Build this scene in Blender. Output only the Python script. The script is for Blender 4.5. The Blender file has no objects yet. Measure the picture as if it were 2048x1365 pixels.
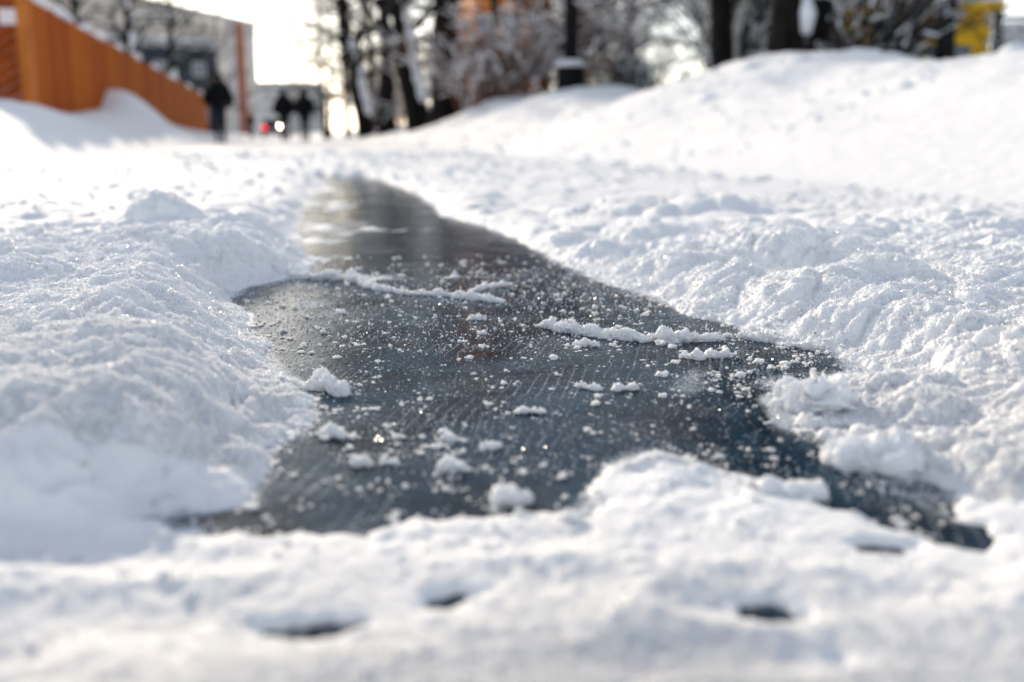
import bpy, bmesh, math, random
import numpy as np
from mathutils import Vector, Matrix

# ------------------------------------------------------------------ camera, sky, sun, exposure
SC = bpy.context.scene
COL = SC.collection
CAM_H = 0.25
cam = bpy.data.cameras.new("camera")
cam.sensor_width = 36.0
cam.lens = 35.0
cam.clip_start = 0.02
cam.clip_end = 2000.0
cam.dof.use_dof = True
cam.dof.focus_distance = 1.20
cam.dof.aperture_fstop = 2.8
camo = bpy.data.objects.new("camera", cam)
COL.objects.link(camo)
camo.location = (0, 0, CAM_H)
camo.rotation_euler = (math.radians(90 - 11.705), 0, 0)
SC.camera = camo

SUN_AZ = math.radians(-26)      # from +Y, negative = to the left of the view
VEIL = 1.9
VEIL_LOW = 12.0
SUN_EL = math.radians(19)
sun_dir = Vector((math.sin(SUN_AZ) * math.cos(SUN_EL), math.cos(SUN_AZ) * math.cos(SUN_EL), math.sin(SUN_EL)))
world = bpy.data.worlds.new("World")
SC.world = world
world.use_nodes = True
wn = world.node_tree
bg = wn.nodes["Background"]
sky = wn.nodes.new("ShaderNodeTexSky")
sky.sky_type = 'NISHITA'
sky.sun_disc = False
sky.sun_elevation = SUN_EL
sky.sun_rotation = SUN_AZ
sky.air_density = 1.0
sky.dust_density = 0.8
sky.ozone_density = 2.0
# thin high cloud and winter mist veil the blue: brightest low down and towards the sun
def wnode(op, a_, b_=None, c_=None):
    k = wn.nodes.new("ShaderNodeMath"); k.operation = op
    for i, v in enumerate((a_, b_, c_)):
        if v is None: continue
        if hasattr(v, "links"): wn.links.new(v, k.inputs[i])
        else: k.inputs[i].default_value = v
    return k.outputs[0]
wtc = wn.nodes.new("ShaderNodeTexCoord"); wno = wn.nodes.new("ShaderNodeTexNoise")
wno.inputs["Scale"].default_value = 2.2; wno.inputs["Detail"].default_value = 5
wn.links.new(wtc.outputs["Generated"], wno.inputs["Vector"])
wsx = wn.nodes.new("ShaderNodeSeparateXYZ"); wn.links.new(wtc.outputs["Generated"], wsx.inputs[0])
wdt = wn.nodes.new("ShaderNodeVectorMath"); wdt.operation = 'DOT_PRODUCT'; wdt.inputs[1].default_value = sun_dir
wn.links.new(wtc.outputs["Generated"], wdt.inputs[0])
low = wnode('POWER', wnode('SUBTRACT', 1.0, wnode('ABSOLUTE', wsx.outputs["Z"])), 6.0)
glow = wnode('MULTIPLY_ADD', wnode('MAXIMUM', wdt.outputs["Value"], 0.0), .7, .55)
veil = wnode('ADD', wnode('MULTIPLY', wnode('MULTIPLY', low, glow), VEIL_LOW), wnode('MULTIPLY', wnode('MULTIPLY_ADD', wno.outputs["Fac"], .8, .6), VEIL))
wvs = wn.nodes.new("ShaderNodeVectorMath"); wvs.operation = 'SCALE'; wvs.inputs[0].default_value = (1.0, .965, .92)
wad = wn.nodes.new("ShaderNodeVectorMath"); wad.operation = 'ADD'
wsk = wn.nodes.new("ShaderNodeVectorMath"); wsk.operation = 'SCALE'; wsk.inputs["Scale"].default_value = .8
wn.links.new(sky.outputs[0], wsk.inputs[0])
wn.links.new(veil, wvs.inputs["Scale"]); wn.links.new(wsk.outputs[0], wad.inputs[0]); wn.links.new(wvs.outputs[0], wad.inputs[1])
wn.links.new(wad.outputs[0], bg.inputs[0])
bg.inputs[1].default_value = 0.10

sl = bpy.data.lights.new("sun", 'SUN')
sl.energy = 3.1
sl.angle = math.radians(0.8)
sl.color = (1.0, 0.86, 0.67)
slo = bpy.data.objects.new("sun", sl)
COL.objects.link(slo)
slo.rotation_euler = sun_dir.to_track_quat('Z', 'Y').to_euler()

SC.view_settings.view_transform = 'Standard'
SC.view_settings.look = 'None'
SC.view_settings.gamma = 1.0
SC.view_settings.exposure = 0.62
SC.cycles.use_denoising = True
SC.cycles.max_bounces = 6
SC.cycles.diffuse_bounces = 3
SC.cycles.glossy_bounces = 3
SC.cycles.sample_clamp_indirect = 4.0

# ------------------------------------------------------------------ helpers
rnd = random.Random(7)
R = math.radians

def mat(name, color, rough=0.7, spec=0.3, metallic=0.0, emit=None, estr=0.0):
    m = bpy.data.materials.new(name); m.use_nodes = True
    b = m.node_tree.nodes["Principled BSDF"]
    b.inputs["Base Color"].default_value = (*color, 1)
    b.inputs["Roughness"].default_value = rough
    b.inputs["Specular IOR Level"].default_value = spec
    b.inputs["Metallic"].default_value = metallic
    if emit:
        b.inputs["Emission Color"].default_value = (*emit, 1)
        b.inputs["Emission Strength"].default_value = estr
    return m

def noisy(m, c1, c2, scale, bump=0.0, detail=6.0, stretch=(1, 1, 1), dist=0.01, lo=0.35, hi=0.65):
    """colour varied by object-space noise, plus a bump of the same noise"""
    nt = m.node_tree; b = nt.nodes["Principled BSDF"]
    tc = nt.nodes.new("ShaderNodeTexCoord"); mp = nt.nodes.new("ShaderNodeMapping")
    mp.inputs["Scale"].default_value = stretch
    n = nt.nodes.new("ShaderNodeTexNoise"); n.inputs["Scale"].default_value = scale; n.inputs["Detail"].default_value = detail
    r = nt.nodes.new("ShaderNodeValToRGB")
    r.color_ramp.elements[0].position = lo; r.color_ramp.elements[1].position = hi
    r.color_ramp.elements[0].color = (*c1, 1); r.color_ramp.elements[1].color = (*c2, 1)
    nt.links.new(tc.outputs["Object"], mp.inputs[0]); nt.links.new(mp.outputs[0], n.inputs["Vector"])
    nt.links.new(n.outputs["Fac"], r.inputs[0]); nt.links.new(r.outputs[0], b.inputs["Base Color"])
    if bump:
        bp = nt.nodes.new("ShaderNodeBump"); bp.inputs["Strength"].default_value = bump; bp.inputs["Distance"].default_value = dist
        nt.links.new(n.outputs["Fac"], bp.inputs["Height"]); nt.links.new(bp.outputs[0], b.inputs["Normal"])
    return m

def tag(o, label=None, cat=None, group=None, kind=None):
    if label: o["label"] = label
    if cat: o["category"] = cat
    if group: o["group"] = group
    if kind: o["kind"] = kind
    return o

def empty(name, loc, rz=0.0):
    o = bpy.data.objects.new(name, None); COL.objects.link(o)
    o.empty_display_size = 0.2
    o.location = loc; o.rotation_euler = (0, 0, rz)
    return o

def np_mesh(name, V, F, material, parent=None, smooth=True):
    V = np.asarray(V, dtype=np.float32); F = np.asarray(F, dtype=np.int32)
    me = bpy.data.meshes.new(name)
    k = F.shape[1]
    me.vertices.add(len(V)); me.vertices.foreach_set("co", V.ravel())
    me.loops.add(F.size); me.loops.foreach_set("vertex_index", F.ravel())
    me.polygons.add(len(F))
    me.polygons.foreach_set("loop_start", np.arange(0, F.size, k, dtype=np.int32))
    me.polygons.foreach_set("use_smooth", np.full(len(F), smooth, dtype=bool))
    me.update(calc_edges=True)
    if material: me.materials.append(material)
    o = bpy.data.objects.new(name, me); COL.objects.link(o)
    if parent: o.parent = parent
    return o

class MB:
    """collects boxes, tubes and lofts; build() links them as one mesh object"""
    def __init__(s): s.v = []; s.f = []; s.n = 0
    def add(s, vs, fs):
        n = s.n
        s.v.extend(vs); s.f.extend([tuple(i + n for i in f) for f in fs]); s.n += len(vs)
    def box(s, c, size, axes=None):
        c = Vector(c); hx, hy, hz = [k / 2 for k in size]
        ax = axes or (Vector((1, 0, 0)), Vector((0, 1, 0)), Vector((0, 0, 1)))
        vs = []
        for sx, sy, sz in ((-1,-1,-1),(1,-1,-1),(1,1,-1),(-1,1,-1),(-1,-1,1),(1,-1,1),(1,1,1),(-1,1,1)):
            vs.append(tuple(c + ax[0]*hx*sx + ax[1]*hy*sy + ax[2]*hz*sz))
        s.add(vs, [(0,3,2,1),(4,5,6,7),(0,1,5,4),(1,2,6,5),(2,3,7,6),(3,0,4,7)])
    def tube(s, pts, rad, sides=6, cap=True, wob=0.0):
        P = np.array(pts, float); n = len(P)
        T = np.gradient(P, axis=0); T /= (np.linalg.norm(T, axis=1, keepdims=True) + 1e-9)
        ref = np.array([0.13, 0.97, 0.2]) if abs(T[0][1]) < 0.9 else np.array([1.0, 0.1, 0])
        A = np.cross(T, ref); A /= (np.linalg.norm(A, axis=1, keepdims=True) + 1e-9)
        B = np.cross(T, A)
        an = np.linspace(0, 2*math.pi, sides, endpoint=False)
        r = np.array(rad, float)[:, None, None]
        ring = P[:, None, :] + r*(A[:, None, :]*np.cos(an)[None, :, None] + B[:, None, :]*np.sin(an)[None, :, None])
        if wob:
            ring = ring + (np.random.RandomState(s.n % 9973).rand(n, sides, 1) - .5) * wob * r * 2 * ((ring - P[:, None, :]) / r)
        vs = [tuple(v) for v in ring.reshape(-1, 3)]
        fs = [(i*sides+j, i*sides+(j+1) % sides, (i+1)*sides+(j+1) % sides, (i+1)*sides+j) for i in range(n-1) for j in range(sides)]
        if cap:
            fs.append(tuple(range(sides-1, -1, -1))); fs.append(tuple((n-1)*sides+j for j in range(sides)))
        s.add(vs, fs)
    def lathe(s, prof, c=(0, 0, 0), sides=20):
        vs = []; fs = []
        for r, z in prof:
            for j in range(sides):
                a = 2*math.pi*j/sides
                vs.append((c[0]+r*math.cos(a), c[1]+r*math.sin(a), c[2]+z))
        for i in range(len(prof)-1):
            for j in range(sides):
                fs.append((i*sides+j, i*sides+(j+1) % sides, (i+1)*sides+(j+1) % sides, (i+1)*sides+j))
        fs.append(tuple(range(sides-1, -1, -1))); fs.append(tuple((len(prof)-1)*sides+j for j in range(sides)))
        s.add(vs, fs)
    def build(s, name, material, parent=None, smooth=False):
        me = bpy.data.meshes.new(name); me.from_pydata(s.v, [], s.f)
        if smooth: me.polygons.foreach_set("use_smooth", [True]*len(me.polygons))
        me.materials.append(material); me.update()
        o = bpy.data.objects.new(name, me); COL.objects.link(o)
        if parent: o.parent = parent
        return o

# ------------------------------------------------------------------ noise (numpy)
def _perm(seed):
    p = np.random.RandomState(seed).permutation(512).astype(np.int64)
    return np.concatenate([p, p])
def perlin2(x, y, seed=0):
    p = _perm(seed)
    xi = np.floor(x).astype(np.int64); yi = np.floor(y).astype(np.int64)
    xf = x - xi; yf = y - yi
    u = xf*xf*xf*(xf*(xf*6-15)+10); v = yf*yf*yf*(yf*(yf*6-15)+10)
    def gr(ix, iy, dx, dy):
        h = p[p[ix & 511] + (iy & 511)] * (2*math.pi/512)
        return np.cos(h)*dx + np.sin(h)*dy
    a = gr(xi, yi, xf, yf); b = gr(xi+1, yi, xf-1, yf)
    c = gr(xi, yi+1, xf, yf-1); d = gr(xi+1, yi+1, xf-1, yf-1)
    return ((a*(1-u)+b*u)*(1-v) + (c*(1-u)+d*u)*v) * 1.4
def fbm2(x, y, sc, oct=3, seed=0, gain=0.5):
    t = 0; a = 1.0
    for k in range(oct):
        t = t + a*perlin2(x/sc + 17.3*k, y/sc + 9.1*k, seed+k); a *= gain; sc *= 0.48
    return t
def perlin3(P, seed=0):
    p = _perm(seed)
    I = np.floor(P).astype(np.int64); f = P - I
    w = f*f*f*(f*(f*6-15)+10)
    G = np.random.RandomState(seed+99).normal(size=(512, 3)); G /= np.linalg.norm(G, axis=1, keepdims=True)
    out = 0
    for dx in (0, 1):
        for dy in (0, 1):
            for dz in (0, 1):
                h = p[p[p[(I[:, 0]+dx) & 511] + ((I[:, 1]+dy) & 511)] + ((I[:, 2]+dz) & 511)]
                d = f - np.array([dx, dy, dz])
                wt = (w[:, 0] if dx else 1-w[:, 0])*(w[:, 1] if dy else 1-w[:, 1])*(w[:, 2] if dz else 1-w[:, 2])
                out = out + wt*(G[h]*d).sum(1)
    return out*1.5
def lumps2(x, y, cell, seed=0, rmin=0.35, rmax=0.75, prob=0.8):
    """round lumps on a jittered lattice, height in metres"""
    p = _perm(seed); q = _perm(seed+1)
    X = x/cell; Y = y/cell
    xi = np.floor(X).astype(np.int64); yi = np.floor(Y).astype(np.int64)
    best = np.zeros_like(x)
    for dx in (-1, 0, 1):
        for dy in (-1, 0, 1):
            cx = xi+dx; cy = yi+dy
            h = p[p[cx & 511] + (cy & 511)]; h2 = q[h]; h3 = p[h2]
            px = cx + h/512.; py = cy + h2/512.
            rr = rmin + (rmax-rmin)*(h3/512.)**1.5
            d2 = ((X-px)**2 + (Y-py)**2)/(rr*rr)
            z = rr*np.sqrt(np.clip(1-d2, 0, 1))*(((h3*7) % 512)/512. < prob)
            np.maximum(best, z, out=best)
    return best*cell
def chunks2(x, y, cell, seed=0):
    """broken crust: every cell of a jittered lattice is a flat flake with its own tilt and height"""
    p = _perm(seed); q = _perm(seed+1)
    X = x/cell; Y = y/cell
    xi = np.floor(X).astype(np.int64); yi = np.floor(Y).astype(np.int64)
    bd = np.full(x.shape, 9.0); bz = np.zeros(x.shape)
    for dx in (-1, 0, 1):
        for dy in (-1, 0, 1):
            cx = xi+dx; cy = yi+dy
            h = p[p[cx & 511] + (cy & 511)]; h2 = q[h]; h3 = p[h2]
            ex = X-(cx+h/512.); ey = Y-(cy+h2/512.)
            d2 = ex*ex+ey*ey
            a = h3*(2*math.pi/512)
            zz = .10*(((h*5) % 512)/512.) + .32*(np.cos(a)*ex+np.sin(a)*ey)*(.3+.7*h2/512.)
            m = d2 < bd
            bd[m] = d2[m]; bz[m] = zz[m]
    return bz*cell
def sstep(a, b, x):
    t = np.clip((x-a)/(b-a), 0, 1); return t*t*(3-2*t)

# ------------------------------------------------------------------ ground plan (metres, camera foot at the origin)
PATH_D = np.array([-0.2271, 0.9739]); PATH_N = np.array([0.9739, 0.2271])   # along the path, and across it to the right
def pq(q, t): return (q*PATH_N[0]+t*PATH_D[0], q*PATH_N[1]+t*PATH_D[1])
ICE = [(-0.242,0.627),(-0.193,0.599),(-0.145,0.583),(-0.106,0.595),(-0.066,0.604),(-0.021,0.609),(0.012,0.618),(0.05,0.622),(0.06,0.679),(0.08,0.735),(0.11,0.762),(0.144,0.729),(0.177,0.703),(0.215,0.648),(0.244,0.604),(0.275,0.583),(0.282,0.65),(0.268,0.69),(0.258,0.735),(0.254,0.785),(0.236,0.843),(0.244,0.928),(0.3,1.008),(0.374,1.041),(0.373,1.142),(0.326,1.184),(0.3,1.314),(0.252,1.39),(0.219,1.56),(0.155,1.738),(0.088,2.025),(0.019,2.42),(-0.091,2.832),(-0.219,3.153),(-0.31,3.794),(-0.533,4.892),(-0.884,6.279),(-1.289,6.437),(-0.924,5.038),(-0.86,4.25),(-0.72,3.45),(-0.64,2.95),(-0.56,2.6),(-0.48,2.25),(-0.40,1.95),(-0.37,1.80),(-0.408,1.738),(-0.447,1.65),(-0.44,1.512),(-0.359,1.314),(-0.275,1.102),(-0.224,0.997),(-0.183,0.875),(-0.184,0.811),(-0.197,0.766),(-0.192,0.701),(-0.186,0.65),(-0.214,0.633)]
HOLES = [(-.112,.468,.010,.004),(-.098,.472,.017,.009),(-.08,.476,.013,.006),(-.066,.480,.012,.006),(-.05,.488,.012,.007),(-.036,.496,.011,.007),(-.027,.503,.008,.004),(-0.012,0.581,.010,.002),(0.137,0.488,.005,.0035),(0.153,0.431,.010,.005),(0.226,0.574,.007,.003),(0.30,1.60,.04,.012),(0.19,1.95,.03,.012),(0.23,2.2,.04,.012),(-.28,.545,.012,.004)]
MOUNDS = [(-.60,1.72,.13,.030),(-.75,2.12,.075,.045),(-.69,2.05,.14,.035),(-.52,1.42,.07,.022),(-1.0,1.6,.22,.030),(-.45,1.12,.08,.020),(-.40,.88,.08,.018),(-1.1,3.5,.25,.03),(-.72,2.5,.14,.03),
          (.30,2.85,.13,.045),(.55,2.7,.13,.05),(.52,1.75,.16,.03),(.80,1.5,.2,.03),(.42,1.36,.08,.022),(1.0,2.2,.3,.04),(.46,1.14,.06,.015),(.9,1.1,.15,.02),
          (-.33,.62,.12,.02),(.02,.53,.05,.008),(.10,.45,.05,.010),(.22,.44,.04,.008),(-.17,.42,.05,.010),(-.30,.50,.06,.012)]

ISLANDS = [(-.60,2.80,.12,.14),(-.42,2.68,.10,.03),(-.52,2.42,.08,.10),(-.68,3.60,.12,.20),(-.95,4.6,.14,.2),(-.30,1.77,.14,.016),(-.42,2.05,.08,.06),(.36,.985,.09,.05),(.335,.80,.07,.05),(.32,.70,.035,.02)]     # snow lying across the ice farther up
def ice_sdf(x, y):
    """signed distance to the ice outline, positive on the snow"""
    s = np.full(x.shape, 9.0)
    sel = (x > -2.2) & (x < 1.2) & (y > 0.1) & (y < 7.4)
    X = x[sel]; Y = y[sel]
    d2 = np.full(X.shape, 1e9); inside = np.zeros(X.shape, bool)
    n = len(ICE)
    for i in range(n):
        ax, ay = ICE[i]; bx, by = ICE[(i+1) % n]
        ex, ey = bx-ax, by-ay
        t = np.clip(((X-ax)*ex+(Y-ay)*ey)/(ex*ex+ey*ey+1e-12), 0, 1)
        np.minimum(d2, (X-ax-t*ex)**2+(Y-ay-t*ey)**2, out=d2)
        c = (ay > Y) != (by > Y)
        if by != ay:
            inside ^= c & (X < ex*(Y-ay)/(by-ay)+ax)
    d = np.sqrt(d2); d[inside] *= -1
    for hx, hy, hr, hr2 in HOLES:
        k = np.sqrt(((X-hx)/hr)**2+((Y-hy)/hr2)**2)
        d = np.minimum(d, (k-1)*hr2)
    for hx, hy, hr, hr2 in ISLANDS:
        k = np.sqrt(((X-hx)/hr)**2+((Y-hy)/hr2)**2)
        d = np.maximum(d, np.minimum((1-k)*hr2, -.008-.02*np.clip(perlin2(X/.07, Y/.16, 105), -.3, 1)))
    s[sel] = d
    return s

def fade(res, cell):      # detail finer than the mesh is left out
    return np.clip((cell/res-2.0)/2.0, 0, 1)

def snow_height(x, y, res):
    r = np.hypot(x, y)
    s = ice_sdf(x, y)
    near = sstep(.55, .75, y)
    mix = np.exp(-(((x-.36)/.13)**2+((y-.82)/.22)**2))           # broken snow and ice to the right
    wx = x + .02*perlin2(x/.05, y/.05, 3); wy = y + .02*perlin2(x/.05, y/.05, 4)
    wob = (.022*perlin2(x/.11, y/.11, 11) + .012*perlin2(x/.04, y/.04, 12)*fade(res, .04) + .007*perlin2(x/.014, y/.014, 13)*fade(res, .014)
           + .004*perlin2(x/.006, y/.006, 14)*fade(res, .006))
    far_w = 1 + 2.5*sstep(2.0, 4.5, y)
    s2 = s + wob*(.75+1.0*mix)*far_w - .052*mix
    left = sstep(.05, -.25, x)
    A = (.006 + near*.003 + near*(.012+.030*left+.020*sstep(.15, .45, x)))
    A = A*(1-.7*sstep(2.2, 4.0, r))
    A = A*(1-.65*mix)
    A = A*(1-.6*np.exp(-(((x-.13)/.10)**2+((y-.66)/.08)**2)))
    z = np.where(s2 > 0, .005*(1-np.exp(-np.clip(s2, 0, 1)/.004)) + A*sstep(0, .13, s2), np.where(s2 > -.03, np.maximum(s2*.10, -.0026), np.maximum(-.0026+(s2+.03)*.6, -.012)))
    cov = sstep(-.004, .05, s2)*(near+(1-near)*sstep(-.004, .14, s2))
    for mx, my, mr, mh in MOUNDS:
        sel = (np.abs(x-mx) < 3*mr) & (np.abs(y-my) < 3*mr)
        z[sel] += mh*np.exp(-(((x[sel]-mx)/mr)**2+((y[sel]-my)/mr)**2))*sstep(-.005, .06, s2[sel])
    near2 = sstep(.38, .60, y)
    rough = (.22+.78*near2)*(1-.4*mix)
    crust = np.exp(-(((x-.13)/.10)**2+((y-.66)/.08)**2))
    rough = rough*(1-.55*sstep(3, 6, r))*(1-.75*crust)
    z += cov*(1-near)*(1-crust)*(.016*np.abs(perlin2(x/.10, y/.09, 71))+.006*perlin2(x/.045, y/.04, 72)-.003)
    z += cov*rough*(.020*np.abs(perlin2(wx/.21, wy/.21, 21)) - .004 + .006*perlin2(x/.09, y/.09, 22)*fade(res, .09))
    z += cov*rough*(.26*lumps2(wx, wy, .085, 31, prob=.6)*fade(res, .085)+.20*lumps2(wx, wy, .040, 33, prob=.22)*fade(res, .04))
    cm = sstep(.02, .35, perlin2(x/.16+5, y/.16, 95))
    z += cov*rough*cm*(chunks2(wx, wy, .045, 97)*fade(res, .045)*.85+chunks2(x, y, .020, 98)*fade(res, .02)*.7)
    cg = cov*(.35+.65*near2)
    z += cg*(.0075*np.abs(perlin2(wx/.060, wy/.060, 81))*fade(res, .06)+.0036*np.abs(perlin2(wx/.031, wy/.031, 82))*fade(res, .031)
             -.0075*np.abs(perlin2(wx/.045+3, wy/.040, 83))*fade(res, .045)-.0036*np.abs(perlin2(x/.017, y/.017, 84))*fade(res, .015))
    c2 = sstep(-.030, .02, s2)*(1-.6*mix)
    fine = .5+.5*np.clip(.5+perlin2(x/.12, y/.12, 27), 0, 1)
    z += c2*fine*(.30+.55*near2)*(.28*lumps2(x, y, .015, 35, prob=.30)*fade(res, .015)+.50*lumps2(x, y, .0072, 37, prob=.40)*fade(res, .0072))
    z += sstep(-.01, .02, s2)*(.0013*perlin2(x/.0045, y/.0045, 39)*fade(res, .0045)+.0009*np.random.RandomState(77).normal(size=x.shape)*fade(res, .006))
    # trodden, slightly rolling snow farther up the path
    far = sstep(2.5, 6, r)
    z += far*sstep(-.02, .15, s2)*(.012+.014*perlin2(x/.7, y/.7, 41)+.020*np.abs(perlin2(x/.28, y/.28, 42))*fade(res, .28)-.3*lumps2(x, y, .33, 43, prob=.25)*.12)
    return z

# ------------------------------------------------------------------ materials of the setting
def snow_material(name, fine=1.0, sss=0.35):
    m = mat(name, (.90, .905, .915), .75, .25)
    nt = m.node_tree; b = nt.nodes["Principled BSDF"]
    b.inputs["Subsurface Weight"].default_value = sss*1.7
    b.inputs["Subsurface Radius"].default_value = (1.0, 1.05, 1.15)
    b.inputs["Subsurface Scale"].default_value = 0.011
    tc = nt.nodes.new("ShaderNodeTexCoord")
    n1 = nt.nodes.new("ShaderNodeTexNoise"); n1.inputs["Scale"].default_value = 900*fine; n1.inputs["Detail"].default_value = 3
    n2 = nt.nodes.new("ShaderNodeTexVoronoi"); n2.inputs["Scale"].default_value = 420*fine
    ad = nt.nodes.new("ShaderNodeMath"); ad.operation = 'ADD'
    bp = nt.nodes.new("ShaderNodeBump"); bp.inputs["Strength"].default_value = .55; bp.inputs["Distance"].default_value = .0012/fine
    for n in (n1, n2): nt.links.new(tc.outputs["Object"], n.inputs["Vector"])
    nt.links.new(n1.outputs["Fac"], ad.inputs[0]); nt.links.new(n2.outputs["Distance"], ad.inputs[1])
    nt.links.new(ad.outputs[0], bp.inputs["Height"]); nt.links.new(bp.outputs[0], b.inputs["Normal"])
    return m
M_SNOW = snow_material("snow")
M_BANK = snow_material("bank_snow", .02, 0.0)
for n_ in M_BANK.node_tree.nodes:
    if n_.type == "BUMP": n_.inputs["Strength"].default_value = .12
M_CAP = mat("settled_snow", (.88, .89, .91), .8, .2)
noisy(M_CAP, (.84, .86, .89), (.9, .9, .92), 9, .4, dist=.02)

def ice_material():
    m = mat("ice", (.014, .024, .034), .2, .3)
    nt = m.node_tree; b = nt.nodes["Principled BSDF"]; L = nt.links
    b.inputs["IOR"].default_value = 1.16
    tc = nt.nodes.new("ShaderNodeTexCoord")
    def noise(scale, stretch=(1, 1, 1), detail=5, rot=0.0, rough=.55, dist=0.0):
        mp = nt.nodes.new("ShaderNodeMapping"); mp.inputs["Scale"].default_value = stretch; mp.inputs["Rotation"].default_value = (0, 0, rot)
        n = nt.nodes.new("ShaderNodeTexNoise"); n.inputs["Scale"].default_value = scale; n.inputs["Detail"].default_value = detail
        n.inputs["Roughness"].default_value = rough; n.inputs["Distortion"].default_value = dist
        L.new(tc.outputs["Object"], mp.inputs[0]); L.new(mp.outputs[0], n.inputs["Vector"]); return n.outputs["Fac"]
    def ramp(sock, lo, hi, a=0.0, c=1.0):
        r = nt.nodes.new("ShaderNodeMapRange"); r.interpolation_type = 'SMOOTHSTEP'
        r.inputs["From Min"].default_value = lo; r.inputs["From Max"].default_value = hi
        r.inputs["To Min"].default_value = a; r.inputs["To Max"].default_value = c
        L.new(sock, r.inputs["Value"]); return r.outputs["Result"]
    def math_(op, a, c):
        k = nt.nodes.new("ShaderNodeMath"); k.operation = op
        for i, v in enumerate((a, c)):
            if hasattr(v, "links"): L.new(v, k.inputs[i])
            else: k.inputs[i].default_value = v
        return k.outputs[0]
    cloud = ramp(noise(7, detail=6, dist=.6), .46, .70)
    grain = ramp(noise(260, (1, .5, 1), 3), .50, .74)
    streak = ramp(noise(26, (6, .35, 1), 4, R(-14)), .50, .72)
    speck = ramp(noise(900, detail=2), .62, .70)
    vo = nt.nodes.new("ShaderNodeTexVoronoi"); vo.inputs["Scale"].default_value = 430; L.new(tc.outputs["Object"], vo.inputs["Vector"])
    dot = ramp(vo.outputs["Distance"], .10, .24, 1.0, 0.0)
    sep = nt.nodes.new("ShaderNodeSeparateColor"); L.new(vo.outputs["Color"], sep.inputs[0])
    patch = ramp(noise(9, detail=5, dist=.8), .40, .75, .985, .55)
    keepd = math_('GREATER_THAN', sep.outputs[0], patch)
    dots = math_('MULTIPLY', dot, keepd)
    # long curved scratches left by sliding feet
    mpw = nt.nodes.new("ShaderNodeMapping"); mpw.inputs["Rotation"].default_value = (0, 0, R(10)); L.new(tc.outputs["Object"], mpw.inputs[0])
    wv = nt.nodes.new("ShaderNodeTexWave"); wv.inputs["Scale"].default_value = 26; wv.inputs["Distortion"].default_value = 5.0; wv.inputs["Detail"].default_value = 4; wv.inputs["Detail Scale"].default_value = .35
    L.new(mpw.outputs[0], wv.inputs["Vector"])
    scr = math_('MULTIPLY', ramp(wv.outputs["Fac"], .86, .99), ramp(noise(8, detail=3), .48, .62))
    f1 = math_('MULTIPLY', cloud, math_('ADD', math_('MULTIPLY', grain, .34), .04))
    f2 = math_('MULTIPLY', streak, math_('MULTIPLY', grain, .35))
    f = math_('ADD', math_('ADD', math_('ADD', f1, f2), math_('ADD', math_('MULTIPLY', dots, .85), math_('MULTIPLY', scr, .22))), math_('MULTIPLY', speck, math_('ADD', math_('MULTIPLY', cloud, .5), .08)))
    mx = nt.nodes.new("ShaderNodeMix"); mx.data_type = 'RGBA'
    deep = nt.nodes.new("ShaderNodeValToRGB"); deep.color_ramp.elements[0].color = (.001, .008, .018, 1); deep.color_ramp.elements[1].color = (.010, .040, .070, 1)
    deep.color_ramp.elements[0].position = .38; deep.color_ramp.elements[1].position = .66
    L.new(noise(11, (1, .8, 1), 6, dist=.5), deep.inputs[0])
    L.new(deep.outputs[0], mx.inputs["A"]); mx.inputs["B"].default_value = (.52, .56, .60, 1)
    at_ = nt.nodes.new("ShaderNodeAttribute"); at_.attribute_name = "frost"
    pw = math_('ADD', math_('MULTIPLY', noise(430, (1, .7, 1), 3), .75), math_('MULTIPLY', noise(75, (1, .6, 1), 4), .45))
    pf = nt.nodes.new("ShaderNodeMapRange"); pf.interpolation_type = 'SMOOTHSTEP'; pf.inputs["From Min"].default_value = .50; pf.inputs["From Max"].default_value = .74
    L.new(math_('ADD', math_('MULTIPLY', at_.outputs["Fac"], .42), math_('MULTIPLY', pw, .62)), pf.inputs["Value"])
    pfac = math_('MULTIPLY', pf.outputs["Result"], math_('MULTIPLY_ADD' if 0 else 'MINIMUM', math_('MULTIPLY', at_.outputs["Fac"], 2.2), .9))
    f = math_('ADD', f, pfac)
    fc = nt.nodes.new("ShaderNodeClamp"); L.new(f, fc.inputs[0]); L.new(fc.outputs[0], mx.inputs["Factor"])
    L.new(mx.outputs["Result"], b.inputs["Base Color"])
    L.new(math_('ADD', math_('MULTIPLY', cloud, .20), math_('ADD', math_('ADD', .035, math_('MULTIPLY', pfac, .5)), math_('MULTIPLY', grain, .08))), b.inputs["Roughness"])
    h = math_('ADD', math_('MULTIPLY', noise(42, (1, .8, 1), 4), 1.5), math_('ADD', math_('MULTIPLY', noise(330, (1, .6, 1), 2), .22), math_('MULTIPLY', noise(60, (9, .35, 1), 2, R(-12)), .30)))
    bp = nt.nodes.new("ShaderNodeBump"); bp.inputs["Strength"].default_value = .9; bp.inputs["Distance"].default_value = .0007
    L.new(h, bp.inputs["Height"]); L.new(bp.outputs[0], b.inputs["Normal"])
    return m
M_ICE = ice_material()

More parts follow.
